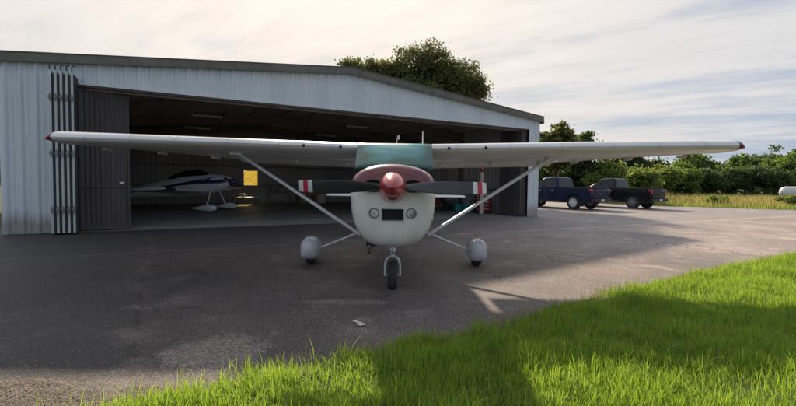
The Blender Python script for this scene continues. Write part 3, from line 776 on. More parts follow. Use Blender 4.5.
# ------------------------------------------------------------------ pickups (local +y forward, x to the right)
def pickup(name, loc, rz, paint, label, rimmat, group='pickup trucks parked nose away beside the hangar'):
    t = empty(name, loc, rz, label=label, cat='pickup truck', group=group)
    def arch(cy, r=.47, n=10): return [(cy+r*math.cos(math.pi*k/n), .42+r*math.sin(math.pi*k/n)) for k in range(n+1)]
    RW, FW = -1.78, 1.85
    for s_ in (-1, 1): pass
    prof = [(-2.85, .55), (-2.88, 1.0), (-2.86, 1.22), (-2.80, 1.265), (-.62, 1.265), (-.60, 1.24), (1.20, 1.22), (1.30, 1.235), (2.3, 1.16), (2.72, 1.08), (2.86, .95), (2.90, .60), (2.80, .45)]
    prof += [(FW+.47, .45)]+arch(FW)[1:-1]+[(FW-.47, .45)]+[(RW+.47, .45)]+arch(RW)[1:-1]+[(RW-.47, .45), (-2.80, .47)]
    import bmesh
    bm = bmesh.new()
    vs = [bm.verts.new((-.98, y, z)) for y, z in prof]; f0 = bm.faces.new(vs)
    ex = bmesh.ops.extrude_face_region(bm, geom=[f0])
    for q in ex['geom']:
        if isinstance(q, bmesh.types.BMVert): q.co.x = .98
    bmesh.ops.recalc_face_normals(bm, faces=bm.faces)
    eds = [e for e in bm.edges if abs(e.verts[0].co.x-e.verts[1].co.x) < 1e-5]
    bmesh.ops.bevel(bm, geom=eds, offset=.045, segments=3, affect='EDGES', profile=.6, clamp_overlap=True)
    for q in bm.verts:           # tumblehome and bumper rounding in plan
        if q.co.z > .9: q.co.x *= 1-.05*(q.co.z-.9)/.37
        if q.co.y > 2.4: q.co.x *= 1-.12*((q.co.y-2.4)/.5)**2
    bm.verts.index_update(); m = MB(); m.add([q.co[:] for q in bm.verts], [[q.index for q in f_.verts] for f_ in bm.faces]); bm.free()
    m.build('body', paint, t, angle=40)
    # bed opening
    m = MB(); m.box(-.80, .80, -2.74, -.70, 1.268, 1.272); m.build('bed_floor', M['plastic_black'], t, smooth=False)
    for b_ in ((-.935, -.80, -2.80, -.66), (.80, .935, -2.80, -.66), (-.798, .798, -2.86, -2.76)):
        m = MB(); m.box(*b_, 1.266, 1.30, ch=.01); m.build('bed_rail', M['plastic_black'], t)
    # cab
    def cabring(z, y0, y1, w, r=.12):
        out = []
        for cx, cy, a0 in ((w-r, y1-r, 0), (-w+r, y1-r, 90), (-w+r, y0+r, 180), (w-r, y0+r, 270)):
            for k in range(5):
                th = R(a0+k*22.5); out.append((cx+r*math.cos(th), cy+r*math.sin(th), z))
        return out
    m = MB(); m.ring_loft([cabring(1.20, -.66, 1.36, .93), cabring(1.27, -.65, 1.28, .92), cabring(1.80, -.52, .50, .78), cabring(1.90, -.40, .34, .72, .14), cabring(1.925, -.25, .2, .60, .14)])
    m.build('cab', paint, t, angle=40)
    def lerp(a, b, f): return tuple(a[i]+(b[i]-a[i])*f for i in range(3))
    def wx(z): return .92+(z-1.27)/(1.80-1.27)*(.78-.92)
    for s_ in (-1, 1):
        for (ya, yb, yc, yd) in ((-.54, .28, .28, -.46), (.36, 1.10, .52, .36)):
            m = MB(); z0, z1 = 1.30, 1.77
            v = [(s_*(wx(z0)+.006), ya, z0), (s_*(wx(z0)+.006), yb, z0), (s_*(wx(z1)+.006), yc, z1), (s_*(wx(z1)+.006), yd, z1)]
            v += [(x-s_*.02, y, z) for x, y, z in v]
            m.add(v, [(0, 1, 2, 3), (4, 7, 6, 5), (0, 4, 5, 1), (1, 5, 6, 2), (2, 6, 7, 3), (3, 7, 4, 0)])
            m.build('side_window', M['glass_dark'], t, smooth=False)
        for ya, yb in ((-.55, .30), (.34, 1.22)):
            m = MB(); m.box(s_*.976 if s_ > 0 else -.984, s_*.984 if s_ > 0 else -.976, ya, yb, .62, 1.22, ch=.003); d = m.build('door', paint, t)
            m = MB(); m.box(min(s_*.985, s_*1.01), max(s_*.985, s_*1.01), ya+.06, ya+.24, 1.08, 1.115, ch=.008); m.build('handle', M['chrome'], d)
        m = MB(); m.box(min(s_*.98, s_*1.20), max(s_*.98, s_*1.20), 1.03, 1.12, 1.22, 1.42, ch=.03); m.build('mirror', M['plastic_black'], t)
        m = MB(); m.box(min(s_*.84, s_*.955), max(s_*.84, s_*.955), -2.905, -2.72, .95, 1.22, ch=.02); m.build('tail_light', M['lens_red'], t)
        m = MB(); m.box(min(s_*.62, s_*.86), max(s_*.62, s_*.86), 2.76, 2.88, .86, 1.04, ch=.02); m.build('headlight', M['lens_clear'], t)
        m = MB(); m.box(min(s_*.93, s_*1.0), max(s_*.93, s_*1.0), -.9, 1.2, .42, .50, ch=.015); m.build('running_board', M['plastic_black'], t)
        for cy in (RW, FW):
            wh = empty('wheel', (s_*.86, cy, .41)); wh.parent = t
            m = MB(); m.lathe([(-.13, .25), (-.14, .36), (-.11, .405), (0, .41), (.11, .405), (.11, .405), (.14, .36), (.13, .25)], 'x', n=36, cap=False); m.build('tyre', M['rubber'], wh)
            m = MB(); m.lathe([(s_*.05, .01), (s_*.06, .22), (s_*.10, .24), (s_*.135, .262), (s_*.12, .262), (-s_*.1, .255)], 'x', n=30, mi=0, cap=False)
            for k in range(6):
                th = R(60*k); c, s2 = math.cos(th), math.sin(th)
                pr_ = [(s_*.128, c*r_-s2*w_, s2*r_+c*w_) for r_, w_ in ((.05, -.045), (.25, -.035), (.25, .035), (.05, .045))]
                pb_ = [(s_*.07, y, z) for _, y, z in pr_]
                m.add(pr_+pb_, [(0, 1, 2, 3), (4, 7, 6, 5), (0, 4, 5, 1), (1, 5, 6, 2), (2, 6, 7, 3), (3, 7, 4, 0)])
            m.lathe([(s_*.06, .065), (s_*.135, .06), (s_*.14, .01)], 'x', n=16)
            m.build('rim', rimmat, wh)
            m = MB(); rg = []
            for k in range(13):
                th = math.pi*k/12; rg.append((cy+.47*math.cos(th), .42+.47*math.sin(th)))
            v = []
            for y, z in rg:
                yy, zz = cy+(y-cy)*1.09, .42+(z-.42)*1.09
                v += [(s_*.985, y, z), (s_*1.0, yy, zz), (s_*.93, yy, zz), (s_*.93, y, z)]
            m.add(v, [f_ for i in range(12) for f_ in ((4*i, 4*i+4, 4*i+5, 4*i+1), (4*i+1, 4*i+5, 4*i+6, 4*i+2), (4*i, 4*i+3, 4*i+7, 4*i+4))])
            m.build('wheel_arch', M['plastic_black'] if rimmat != M['rim'] else paint, t)
            m = MB(); m.box(min(s_*.55, s_*.985), max(s_*.55, s_*.985), cy-.44, cy+.44, .45, .87); 
    m = MB(); m.box(-.76, .76, -2.83, -2.80+.02, .70, 1.10); m.box(-.95, .95, -.9+2.0, 1.9, .30, .5)
    m = MB(); m.box(-.83, .83, -2.905, -2.87, .72, 1.235, ch=.012); tg = m.build('tailgate', paint, t)
    m = MB(); m.box(-.13, .13, -2.925, -2.906, 1.10, 1.16, ch=.008); m.build('handle', M['plastic_black'], tg)
    m = MB(); m.box(-.95, .95, -3.02, -2.84, .47, .66, ch=.03); bp = m.build('bumper', M['plastic_black'], t)
    m = MB(); m.box(-.16, .16, -3.035, -3.022, .50, .63); m.build('licence_plate', M['stripe_white'], bp, smooth=False)
    m = MB(); m.box(-.92, .92, 2.80, 2.98, .42, .66, ch=.03); m.build('bumper', M['chrome'], t)
    m = MB(); m.box(-.60, .60, 2.80, 2.905, .70, 1.02, ch=.02); m.build('grille', M['plastic_black'], t)
    z0, z1 = 1.31, 1.77
    m = MB(); v = [(-.74, 1.252, z0), (.74, 1.252, z0), (.66, .575, z1), (-.66, .575, z1)]; m.add([(x, y+.01, z+.008) for x, y, z in v], [(0, 1, 2, 3)]); m.build('windscreen', M['glass_dark'], t, smooth=False)
    m = MB(); v = [(-.74, -.652, z0), (.74, -.652, z0), (.64, -.542, z1), (-.64, -.542, z1)]; m.add([(x, y-.008, z) for x, y, z in v], [(0, 1, 2, 3)]); m.build('rear_window', M['glass_dark'], t, smooth=False)
    m = MB(); m.box(-.85, .85, -2.2, 2.3, .38, .60); m.build('chassis', M['plastic_black'], t, smooth=False)
    return t
pickup('pickup_truck', (9.95, 27.4, 0), R(35), M['blue_car'], 'dark blue pickup truck with bright silver wheels parked beside the hangar corner', M['rim'])
pickup('pickup_truck', (14.35, 29.2, 0), R(35), M['black_car'], 'black pickup truck with dark wheels parked nearer the grass field', M['grey_metal'])

# ------------------------------------------------------------------ hangar contents
def at_h(u, v): return HW(u, v, .012)
def thing(name, u, v, rz, label, cat, group=None): return empty(name, at_h(u, v), TH+rz, label=label, cat=cat, group=group)
# metal post with red lamp head near the right jamb
t = thing('warning_post', 16.45, 1.9, 0, 'cream post with a red head standing just inside the right hangar door', 'post')
m = MB(); m.box(-.085, .085, -.05, .05, .03, 1.95, ch=.01); m.build('post', M['cream'], t)
m = MB(); m.box(-.16, .16, -.16, .16, 0, .03, ch=.005); m.build('base', M['grey_metal'], t)
m = MB(); m.lathe([(1.95, .07), (2.05, .09), (2.3, .08), (2.4, .03)], 'z', n=16); m.build('lamp_head', M['lens_red'], t)
def storage_bin(u, v, rz, z, label, mt='teal'):
    t = empty('storage_bin', (*at_h(u, v)[:2], z), TH+rz, label=label, cat='storage bin', group='storage bins by the right wall')
    m = MB(); m.ring_loft([[(x*k, y*k, zz) for x, y in ((-.3, -.2), (.3, -.2), (.3, .2), (-.3, .2))] for k, zz in ((.86, 0), (1, .34))], True, False); m.build('bin', M[mt], t, smooth=False)
    m = MB(); m.box(-.33, .33, -.23, .23, .342, .385, ch=.01); m.build('lid', M[mt], t)
storage_bin(16.75, 3.1, .3, .012, 'teal lidded storage bin on the floor nearest the right door stack')
storage_bin(16.6, 3.9, 1.2, .012, 'teal lidded storage bin on the floor further inside')
storage_bin(16.7, 3.15, .1, .40, 'grey storage bin resting on a teal one', 'grey_metal')
def bicycle(u, v, rz, label):
    t = thing('bicycle', u, v, rz, label, 'bicycle', 'bicycles leaning near the right wall')
    for x in (-.5, .5):
        m = MB(); pts_ = [(x+.31*math.cos(R(15*k)), 0, .33+.31*math.sin(R(15*k))) for k in range(25)]
        m.tube(pts_, .02, 6); w = m.build('wheel', M['rubber'], t)
        m = MB()
        for k in range(8): m.tube([(x, 0, .33), (x+.3*math.cos(R(45*k)), 0, .33+.3*math.sin(R(45*k)))], .003, 4)
        m.tube([(x, -.04, .33), (x, .04, .33)], .02, 8)
        m.build('spokes', M['chrome'], w)
    m = MB()
    for a_, b_ in (((-.5, 0, .33), (-.12, 0, .30)), ((-.5, 0, .33), (-.2, 0, .75)), ((-.12, 0, .30), (-.22, 0, .88)), ((-.2, 0, .75), (.35, 0, .78)), ((-.12, 0, .30), (.37, 0, .70)), ((.33, 0, .92), (.5, 0, .33))): m.tube([a_, b_], .017, 8)
    m.build('frame', M['lens_red'], t)
    m = MB(); m.box(-.34, -.12, -.07, .07, .87, .92, ch=.02); m.build('saddle', M['plastic_black'], t)
    m = MB(); m.tube([(.33, -.28, .96), (.33, -.1, .95), (.33, .1, .95), (.33, .28, .96)], .014, 8); m.build('handlebar', M['chrome'], t)
bicycle(15.9, 4.6, 1.2, 'bicycle standing inside the hangar to the left of the teal bins')
bicycle(15.4, 6.3, .5, 'bicycle furthest inside the hangar by the ribbed wall')
# lawn tractor
t = thing('lawn_tractor', 14.7, 6.6, -2.0, 'small dark riding mower with pale wheels parked by the right wall', 'mower')
m = MB(); m.box(-.30, .30, .15, .85, .38, .78, ch=.06); m.build('hood', M['plastic_black'], t)
m = MB(); m.box(-.42, .42, -.55, .20, .32, .46, ch=.03); m.build('deck', M['grey_metal'], t)
m = MB(); m.box(-.22, .22, -.50, -.10, .52, .62, ch=.03); m.box(-.22, .22, -.56, -.46, .62, .98, ch=.03); m.build('seat', M['plastic_black'], t)
m = MB(); m.tube([(0, .15, .7), (0, -.02, .93)], .02, 8)
m.tube([(.17*math.cos(R(30*k)), -.02+.17*math.sin(R(30*k))*.5, .93+.17*math.sin(R(30*k))*.4) for k in range(13)], .014, 6); m.build('steering_wheel', M['plastic_black'], t)
for x, y, r_ in ((-.42, -.38, .25), (.42, -.38, .25), (-.38, .62, .18), (.38, .62, .18)):
    m = MB(); m.lathe([(-.08, r_*.5), (-.08, r_*.9), (0, r_), (.08, r_*.9), (.08, r_*.5)], 'x', (x, y, r_), 24); w = m.build('wheel', M['rubber'], t)
    m = MB(); m.lathe([(-.085, .01), (-.07, r_*.5), (.07, r_*.5), (.085, .01)], 'x', (x, y, r_), 18); m.build('hub', M['cream'], w)
# shelving with boxes
def shelf(u, v, rz, label, mt, w=1.2, h=1.7, n=4):
    t = thing('shelf_rack', u, v, rz, label, 'shelving')
    for x in (-w/2, w/2):
        for y in (-.2, .2):
            m = MB(); m.box(x-.02, x+.02, y-.02, y+.02, 0, h); m.build('upright', M['grey_metal'], t, smooth=False)
    for k in range(n):
        m = MB(); z = .15+k*(h-.25)/(n-1); m.box(-w/2+.022, w/2-.022, -.2, .2, z, z+.03); m.build('shelf', M[mt], t, smooth=False)
    return t
shelf(17.55, 4.6, R(90), 'dark metal shelving against the right inner wall behind the bins', 'grey_metal')
shelf(10.4, 15.0, 0, 'low grey shelving against the back wall right of the yellow window', 'grey_metal', 1.4, 1.3, 3)
def carton(u, v, z, rz, s, label, mt='cardboard'):
    t = empty('cardboard_box', (*at_h(u, v)[:2], z), TH+rz, label=label, cat='box')
    m = MB(); m.box(-s[0], s[0], -s[1], s[1], 0, s[2], ch=.006); m.build('carton', M[mt], t)
    m = MB(); m.box(-.03, .03, -s[1]-.002, s[1]+.002, s[2]*.6, s[2]+.002); m.build('tape', M['cream'], t, smooth=False)
    t['group'] = 'boxes kept in the hangar'
carton(17.3, 6.6, .012, .2, (.3, .25, .45), 'brown box on the floor by the right wall')
carton(10.1, 14.95, .78, .1, (.28, .18, .38), 'grey box on the low shelving by the back wall', 'grey_metal')
carton(11.9, 14.6, .012, -.2, (.32, .28, .75), 'tall brown box by the back wall')
carton(13.0, 14.5, .012, .1, (.30, .30, .6), 'pale box furthest right along the back wall', 'cream')
carton(16.9, 5.3, .012, .4, (.25, .25, .5), 'dark box on the floor between the bicycles and the wall', 'plastic_black')
carton(15.9, 7.6, .012, .1, (.3, .25, .4), 'cream box on the floor behind the mower', 'cream')
carton(17.3, 6.6, .465, .35, (.22, .2, .3), 'dark box stacked on the brown one by the right wall', 'plastic_black')
t = thing('steel_drum', 14.0, 8.6, 0, 'dark steel drum standing deep inside the hangar beyond the mower', 'drum')
m = MB(); m.lathe([(0, .28), (.02, .29), (.28, .285), (.30, .295), (.32, .285), (.58, .285), (.60, .295), (.62, .285), (.86, .29), (.88, .27)], 'z', n=28); m.build('drum', M['grey_metal'], t)
m = MB(); m.lathe([(.885, .04), (.905, .035)], 'z', (.15, 0, 0), 12); m.build('cap', M['chrome'], t)
t = thing('tool_chest', 17.0, 2.45, -.5, 'dark red tool chest on casters just inside the right hangar door', 'tool chest')
m = MB(); m.box(-.34, .34, -.22, .22, .10, .92, ch=.012); m.build('cabinet', M['darkred'], t)
for k in range(5):
    m = MB(); m.box(-.31, .31, -.232, -.222, .13+k*.155, .27+k*.155, ch=.003); d_ = m.build('drawer', M['darkred'], t)
    m = MB(); m.box(-.2, .2, -.25, -.233, .235+k*.155, .25+k*.155, ch=.003); m.build('handle', M['chrome'], d_)
for x in (-.28, .28):
    for y in (-.17, .17): m = MB(); m.lathe([(-.018, .02), (-.018, .05), (.018, .05), (.018, .02)], 'x', (x, y, .05), 14); m.build('caster', M['rubber'], t)
t = thing('step_ladder', 17.5, 9.2, 0, 'aluminium step ladder leaning on the right inner wall of the hangar', 'ladder')
for y in (-.22, .22): m = MB(); m.tube([(-.55, y, 0), (.32, y*.8, 2.7)], .022, 8); m.build('rail', M['alloy'], t)
for k in range(8):
    f_ = (k+1)/9; m = MB(); m.tube([(-.55+.87*f_, -.22*(1-.2*f_), 2.7*f_), (-.55+.87*f_, .22*(1-.2*f_), 2.7*f_)], .015, 8); m.build('rung', M['alloy'], t)
for k, (u_, v_) in enumerate(((5.2, 6.5), (12.2, 6.5), (5.2, 11.3), (12.2, 11.3))):
    t = empty('ceiling_light', (*HW(u_, v_)[:2], roofz(u_)-.62), TH, label=('unlit strip light under the roof near the front left', 'unlit strip light under the roof near the front right', 'unlit strip light under the roof at the back left', 'unlit strip light under the roof at the back right')[k], cat='light', group='strip lights under the hangar roof')
    m = MB(); m.box(-.62, .62, -.08, .08, 0, .05, ch=.01); m.build('housing', M['stripe_white'], t)
    m = MB(); m.tube([(-.58, 0, -.02), (.58, 0, -.02)], .018, 10); m.build('tube', M['lens_clear'], t)
    for x in (-.5, .5): m = MB(); m.tube([(x, 0, .05), (x, 0, .50)], .006, 6); m.build('hanger', M['grey_metal'], t)
# bench under the window
t = thing('workbench', 7.95, 13.3, 0, 'low white topped workbench catching sun below the yellow window', 'workbench')
m = MB(); m.box(-.75, .75, -.45, .45, .42, .46, ch=.006); m.build('tabletop', M['stripe_white'], t)
for x in (-.68, .68):
    for y in (-.3, .3): m = MB(); m.box(x-.03, x+.03, y-.03, y+.03, 0, .418); m.build('leg', M['grey_metal'], t, smooth=False)
t = empty('bench_vice', (*at_h(7.8, 13.3)[:2], .473), TH, label='small vice on the sunlit workbench', cat='vice')
m = MB(); m.box(-.09, .09, -.06, .06, 0, .05, ch=.01); m.box(-.15, -.04, -.05, .05, .052, .2, ch=.01); m.build('body', M['cream'], t)
m = MB(); m.box(.03, .10, -.05, .05, .054, .2, ch=.01); m.tube([(.1, 0, .12), (.26, 0, .12)], .012, 8); m.tube([(.24, -.07, .12), (.24, .07, .12)], .008, 8); m.build('jaw', M['alloy'], t)

# debris on the apron and the tank
m = MB(); m.box(-.10, .10, -.012, .012, 0, .012, ch=.003); m.box(-.10, -.02, .012, .05, .001, .009, ch=.002)
o = m.build('litter', M['litter']); o.location = (-.36, 4.17, .012); o.rotation_euler = (0, R(4), R(128)); tag(o, 'small white strip of litter lying on the asphalt near the grass', 'litter')
tk = empty('propane_tank', (42.3, 45.4, 0), R(-38), label='white cylindrical propane tank at the far right edge of the field', cat='tank')
m = MB(); m.lathe([(-2.1, .02), (-2.05, .3), (-1.9, .5), (-1.6, .62), (1.6, .62), (1.9, .5), (2.05, .3), (2.1, .02)], 'x', (0, 0, 1.0), 32); m.build('tank', M['tank'], tk)
m = MB(); m.lathe([(1.6, .2), (1.8, .2), (1.85, .1)], 'z', (0, 0, 0), 16); m.build('valve_dome', M['tank'], tk)
for x in (-1.2, 1.2): m = MB(); m.box(x-.12, x+.12, -.5, .5, 0, .46, ch=.02); m.build('saddle', M['grey_metal'], tk)

# ------------------------------------------------------------------ trees
def tree(name, x, y, h, w, base, mat, label, seed, nclump=150, per=70, leaf=.16, lobes=9, trunk_r=.3, group=None, depth=None, LB=None, squash=1.0, cat='tree', clump_r=.55):
    rg = np.random.default_rng(seed); depth = depth or w*.8
    t = empty(name, (x, y, 0), label=label, cat=cat, group=group)
    ch = h-base; cz = base+ch/2
    # lobes on an overall ellipsoid
    L = []
    for k in range(lobes):
        a_ = 2*math.pi*(k+rg.uniform(-.3, .3))/lobes; el = rg.uniform(-.55, .95)
        rr = rg.uniform(.42, .62)
        c = np.array([math.cos(a_)*w/2*rr*math.cos(el), math.sin(a_)*depth/2*rr*math.cos(el), cz+ch/2*.62*math.sin(el)])
        L.append((c, rg.uniform(.30, .42)*min(w, ch*1.1)*np.array([.62, .62, .52*squash])))
    L.append((np.array([0, 0, cz+ch*.1]), np.array([w*.28, depth*.28, ch*.38])))
    if LB: L = [(np.array([a_-x, rg.uniform(-1, 1)*depth*.25, c_]), r_*np.array([1, 1.1, .95])) for a_, c_, r_ in LB]
    # limbs
    tb = MB()
    top = Vector((rg.uniform(-.2, .2), rg.uniform(-.2, .2), base+ch*.35))
    tb.tube([(0, 0, -.1), (0, 0, .25), (rg.uniform(-.1, .1), 0, base*.6+.2), tuple(top)], [trunk_r*1.35, trunk_r*1.05, trunk_r*.8, trunk_r*.5], 10)
    for c, r_ in L[:-1]:
        s0 = Vector((0, 0, base*.6+.2)).lerp(top, rg.uniform(.1, .9)); e = Vector(c); mid = s0.lerp(e, .5)+Vector((0, 0, .05*ch))
        tb.tube([tuple(s0), tuple(mid), tuple(e)], [trunk_r*.45, trunk_r*.28, trunk_r*.1], 6)
        for _ in range(3):
            d = Vector(rg.normal(size=3)).normalized(); tb.tube([tuple(mid.lerp(e, .6)), tuple(e+Vector([d[i]*r_[i]*.8 for i in range(3)]))], [trunk_r*.14, trunk_r*.05], 5)
    tb.build('trunk', M['bark'], t)
    # leaf clumps
    cen = []; 
    while len(cen) < nclump:
        c, r_ = L[rg.integers(len(L))]
        d = rg.normal(size=3); d /= np.linalg.norm(d); rad = rg.uniform(.45, 1.05)
        cen.append(c+d*r_*rad)
    cen = np.array(cen); n = nclump*per
    idx = np.repeat(np.arange(nclump), per)
    off = rg.normal(size=(n, 3))*clump_r*.5*np.array([1.15, 1.15, .7])*np.repeat(rg.uniform(.6, 1.35, nclump), per)[:, None]
    P = cen[idx]+off
    P[:, 2] = np.maximum(P[:, 2], .15)
    A = rg.normal(size=(n, 3)); A /= np.linalg.norm(A, axis=1)[:, None]
    B = np.cross(A, rg.normal(size=(n, 3))); B /= np.linalg.norm(B, axis=1)[:, None]
    s = leaf*rg.uniform(.6, 1.4, n)[:, None]
    V = np.stack([P-A*s, P-B*s*.5, P+A*s, P+B*s*.5], 1).reshape(-1, 3)
    big_mesh('crown', V, np.arange(4*n), 4, M[mat], t)
    return t
def gp(px, Y): return (px-398)/437*Y
# the large one behind the hangar roof
def lob(Y, spec): return [((px-398)/437*Y, 1.36+(184-py)/437*Y, r_/437*Y) for px, py, r_ in spec]
tree('oak_tree', gp(424, 38), 38, 13.0, 12, 3.0, 'leaf_oak', 'large broad oak rising behind the hangar roof', 11, 560, 90, .12, trunk_r=.4, depth=7, clump_r=.62,
     LB=lob(38, [(411, 68, 21), (429, 68, 18), (396, 73, 17), (446, 79, 18), (460, 86, 15), (469, 93, 10), (430, 88, 25), (404, 92, 22), (446, 102, 20), (384, 74, 12), (376, 82, 13), (425, 112, 25), (400, 115, 20)]))
tree('small_tree', gp(358, 37), 37, 12.0, 4.6, 4, 'leaf_oak', 'small feathery tree top left of the large oak behind the hangar', 12, 60, 70, .11, trunk_r=.15, depth=3, clump_r=.5,
     LB=lob(37, [(348, 70, 6), (357, 66, 6), (368, 72, 8), (362, 82, 10), (350, 82, 7)]))
back = [ # px, Y, height, width, base, material, label
 (556, 46, 8.6, 4.6, 1.0, 'leaf_oak', 'tall dark tree just right of the hangar corner'),
 (584, 50, 7.6, 4.0, .8, 'leaf_dark', 'rounded dark tree behind the blue truck'),
 (622, 66, 7.0, 7.0, 1.0, 'leaf_dark', 'dark round tree showing under the right wing behind the black truck cab'),
 (650, 70, 6.0, 6.5, .6, 'leaf_dark', 'low dark tree behind the bed of the black truck'),
 (690, 74, 7.4, 8.0, .6, 'leaf_mid', 'medium green tree right of the black truck below the wing'),
 (716, 84, 6.6, 8.0, .5, 'leaf_dark', 'dark tree below the red wing tip'),
 (744, 76, 7.2, 7.5, .5, 'leaf_mid', 'bushy green tree just right of the wing tip'),
 (772, 84, 9.4, 8.0, 1.0, 'leaf_dark', 'tallest rounded tree near the right edge of the picture'),
 (786, 66, 6.6, 7.0, .5, 'leaf_mid', 'leafy tree in front of the tallest one at the right edge'),
 (814, 72, 8.8, 9.0, .8, 'leaf_mid', 'broad tree at the very right edge behind the tank'),
 (850, 80, 9.0, 11, .8, 'leaf_dark', 'dark broad tree beyond the right edge of the field'),
 (895, 78, 8.0, 11, .8, 'leaf_mid', 'green tree at the right end of the tree line'),
 (536, 58, 7.0, 7.0, .6, 'leaf_dark', 'dark tree behind the right hangar corner'),
]
for i, (px, Y, h, w, b_, mt, lb) in enumerate(back):
    tree('tree', gp(px, Y), Y, h, w, b_, mt, lb, 30+i, 150, 75, .17+.0012*Y, 9, .2, 'trees along the far side of the field', clump_r=.75 if w > 5 else .55)
bushes = [
 (606, 48, 4.3, 4.6, 'leaf_lime', 'bright lime green bush between the two truck cabs'),
 (640, 54, 3.6, 4.6, 'leaf_lime', 'lime green bush behind the black truck bed'),
 (664, 58, 4.4, 5.0, 'leaf_lime', 'yellow green bush right of the black truck'),
 (684, 60, 4.0, 4.5, 'leaf_mid', 'medium green bush at the left end of the open field'),
 (706, 62, 4.4, 5.0, 'leaf_dark', 'dark bush below the right wing tip'),
 (728, 63, 4.3, 5.5, 'leaf_dark', 'dark bush right of the wing tip'),
 (752, 62, 4.6, 5.6, 'leaf_dark', 'dense dark bush in the middle of the right tree line'),
 (776, 61, 4.4, 5.2, 'leaf_dark', 'dense dark bush left of the white tank'),
 (804, 62, 5.0, 6.0, 'leaf_dark', 'dense dark bush behind the white tank'),
 (574, 52, 3.6, 5.0, 'leaf_dark', 'dark bush behind the blue truck cab'),
 (548, 54, 3.8, 5.0, 'leaf_dark', 'dark bush beside the hangar corner'),
 (845, 62, 5.0, 7.0, 'leaf_mid', 'green bush right of the white tank'),
]
for i, (px, Y, h, w, mt, lb) in enumerate(bushes):
    tree('bush', gp(px, Y), Y, h, w, .1, mt, lb, 60+i, 110, 75, .19, 8, .08, 'bushes along the far side of the field', clump_r=.65, cat='bush')
# distant wood that closes the horizon
def wood():
    rg = np.random.default_rng(5); n = 42000
    th = rg.uniform(R(-75), R(75), n); rr = rg.uniform(120, 150, n)
    x = np.sin(th)*rr; y = np.cos(th)*rr
    top = 5.2+1.6*np.sin(th*23)+1.2*np.sin(th*57+1)+.8*np.sin(th*131)
    z = top*rg.uniform(0, 1, n)**.8
    P = np.stack([x, y, z], 1); A = rg.normal(size=(n, 3)); A /= np.linalg.norm(A, axis=1)[:, None]
    B = np.cross(A, rg.normal(size=(n, 3))); B /= np.linalg.norm(B, axis=1)[:, None]; s = rg.uniform(.35, .9, n)[:, None]
    V = np.stack([P-A*s, P-B*s*.6, P+A*s, P+B*s*.6], 1).reshape(-1, 3)
    o = big_mesh('distant_wood', V, np.arange(4*n), 4, M['leaf_dark'])
    tag(o, 'far off dark wood closing the horizon beyond the field', 'wood', kind='stuff')
wood()

# ------------------------------------------------------------------ grass
def blades(name, pts, length, width, mat, label, seed, lean=.45, cat='grass', ztop=None):
    rg = np.random.default_rng(seed); n = len(pts)
    L = length*rg.uniform(.45, 1.25, n) if np.isscalar(length) else length
    az = rg.uniform(0, 2*math.pi, n); ln = np.abs(rg.normal(0, lean, n)).clip(0, 1.45)
    face = rg.uniform(0, 2*math.pi, n)
    dx, dy = np.cos(az), np.sin(az); wx, wy = np.cos(face)*width/2, np.sin(face)*width/2
    x, y = pts[:, 0], pts[:, 1]; z = np.zeros(n)
    m1 = .5; h1 = L*m1*np.cos(ln*.4); o1 = L*m1*np.sin(ln*.4)
    h2 = h1+L*.5*np.cos(ln*1.3); o2 = o1+L*.5*np.sin(ln*1.3)
    V = np.empty((n, 5, 3))
    V[:, 0] = np.stack([x-wx, y-wy, z], 1); V[:, 1] = np.stack([x+wx, y+wy, z], 1)
    V[:, 2] = np.stack([x+dx*o1+wx*.8, y+dy*o1+wy*.8, h1], 1); V[:, 3] = np.stack([x+dx*o1-wx*.8, y+dy*o1-wy*.8, h1], 1)
    V[:, 4] = np.stack([x+dx*o2, y+dy*o2, h2], 1)
    b = np.arange(n)*5
    F = np.stack([b, b+1, b+2, b, b+2, b+3, b+3, b+2, b+4], 1).ravel()
    o = big_mesh(name, V.reshape(-1, 3), F, 3, mat)
    return tag(o, label, cat, kind='stuff')
ex = np.array([p[0] for p in EDGE]); ey = np.array([p[1] for p in EDGE])
GE = smooth_poly([(-2.6, 1.6), (-2.0, 2.3), (-1.5, 2.62), (-1.0, 2.90), (-.45, 3.22), (-.1, 3.5)]+[p for p in EDGE if p[0] > .3])
ex2 = np.array([p[0] for p in GE]); ey2 = np.array([p[1] for p in GE])
def edge_y(x): return np.interp(x, ex, ey)
def edge_g(x): return np.interp(x, ex2, ey2)
def vnoise(x, y, f, seed=0):
    return (np.sin(x*f*1.3+seed)+np.sin(y*f*1.7+seed*2+.7*np.sin(x*f))+np.sin((x+y)*f*.9+seed*3)+np.sin((x-y*1.3)*f*2.1+seed))/4
def verge_points(n, ymin=1.9, ymax=12.5, over=.10):
    rg = np.random.default_rng(3)
    Y = rg.uniform(0, 1, n*3)**.8*(ymax-ymin)+ymin
    X = rg.uniform(-1, 1, n*3)*(Y*.98+.5); X = X+0.3
    k = (Y < edge_g(X)+.02+.07*vnoise(X*2.1, X*1.3, 4)+.05*vnoise(X*3.3, X*.7, 9, 3)+rg.normal(0, .055, len(X)))
    k &= rg.uniform(0, 1, n*3) < np.clip(.80+.6*vnoise(X, Y, 3.1, 1)+.3*vnoise(X, Y, 8.3, 4), .22, 1)
    P = np.stack([X[k], Y[k]], 1)[:n]
    return P
P = verge_points(360000)
tuft = vnoise(P[:, 0], P[:, 1], 4.2, 5)*.5+vnoise(P[:, 0], P[:, 1], 11, 8)*.35
rg = np.random.default_rng(8)
edge_d = (edge_g(P[:, 0])-P[:, 1]).clip(0, 3)
rt = np.random.default_rng(77)
nt_ = 420; TY = rt.uniform(0, 1, nt_)**.8*9+2.0; TX = rt.uniform(-1, 1, nt_)*(TY*.95)+.3
boost = np.zeros(len(P))
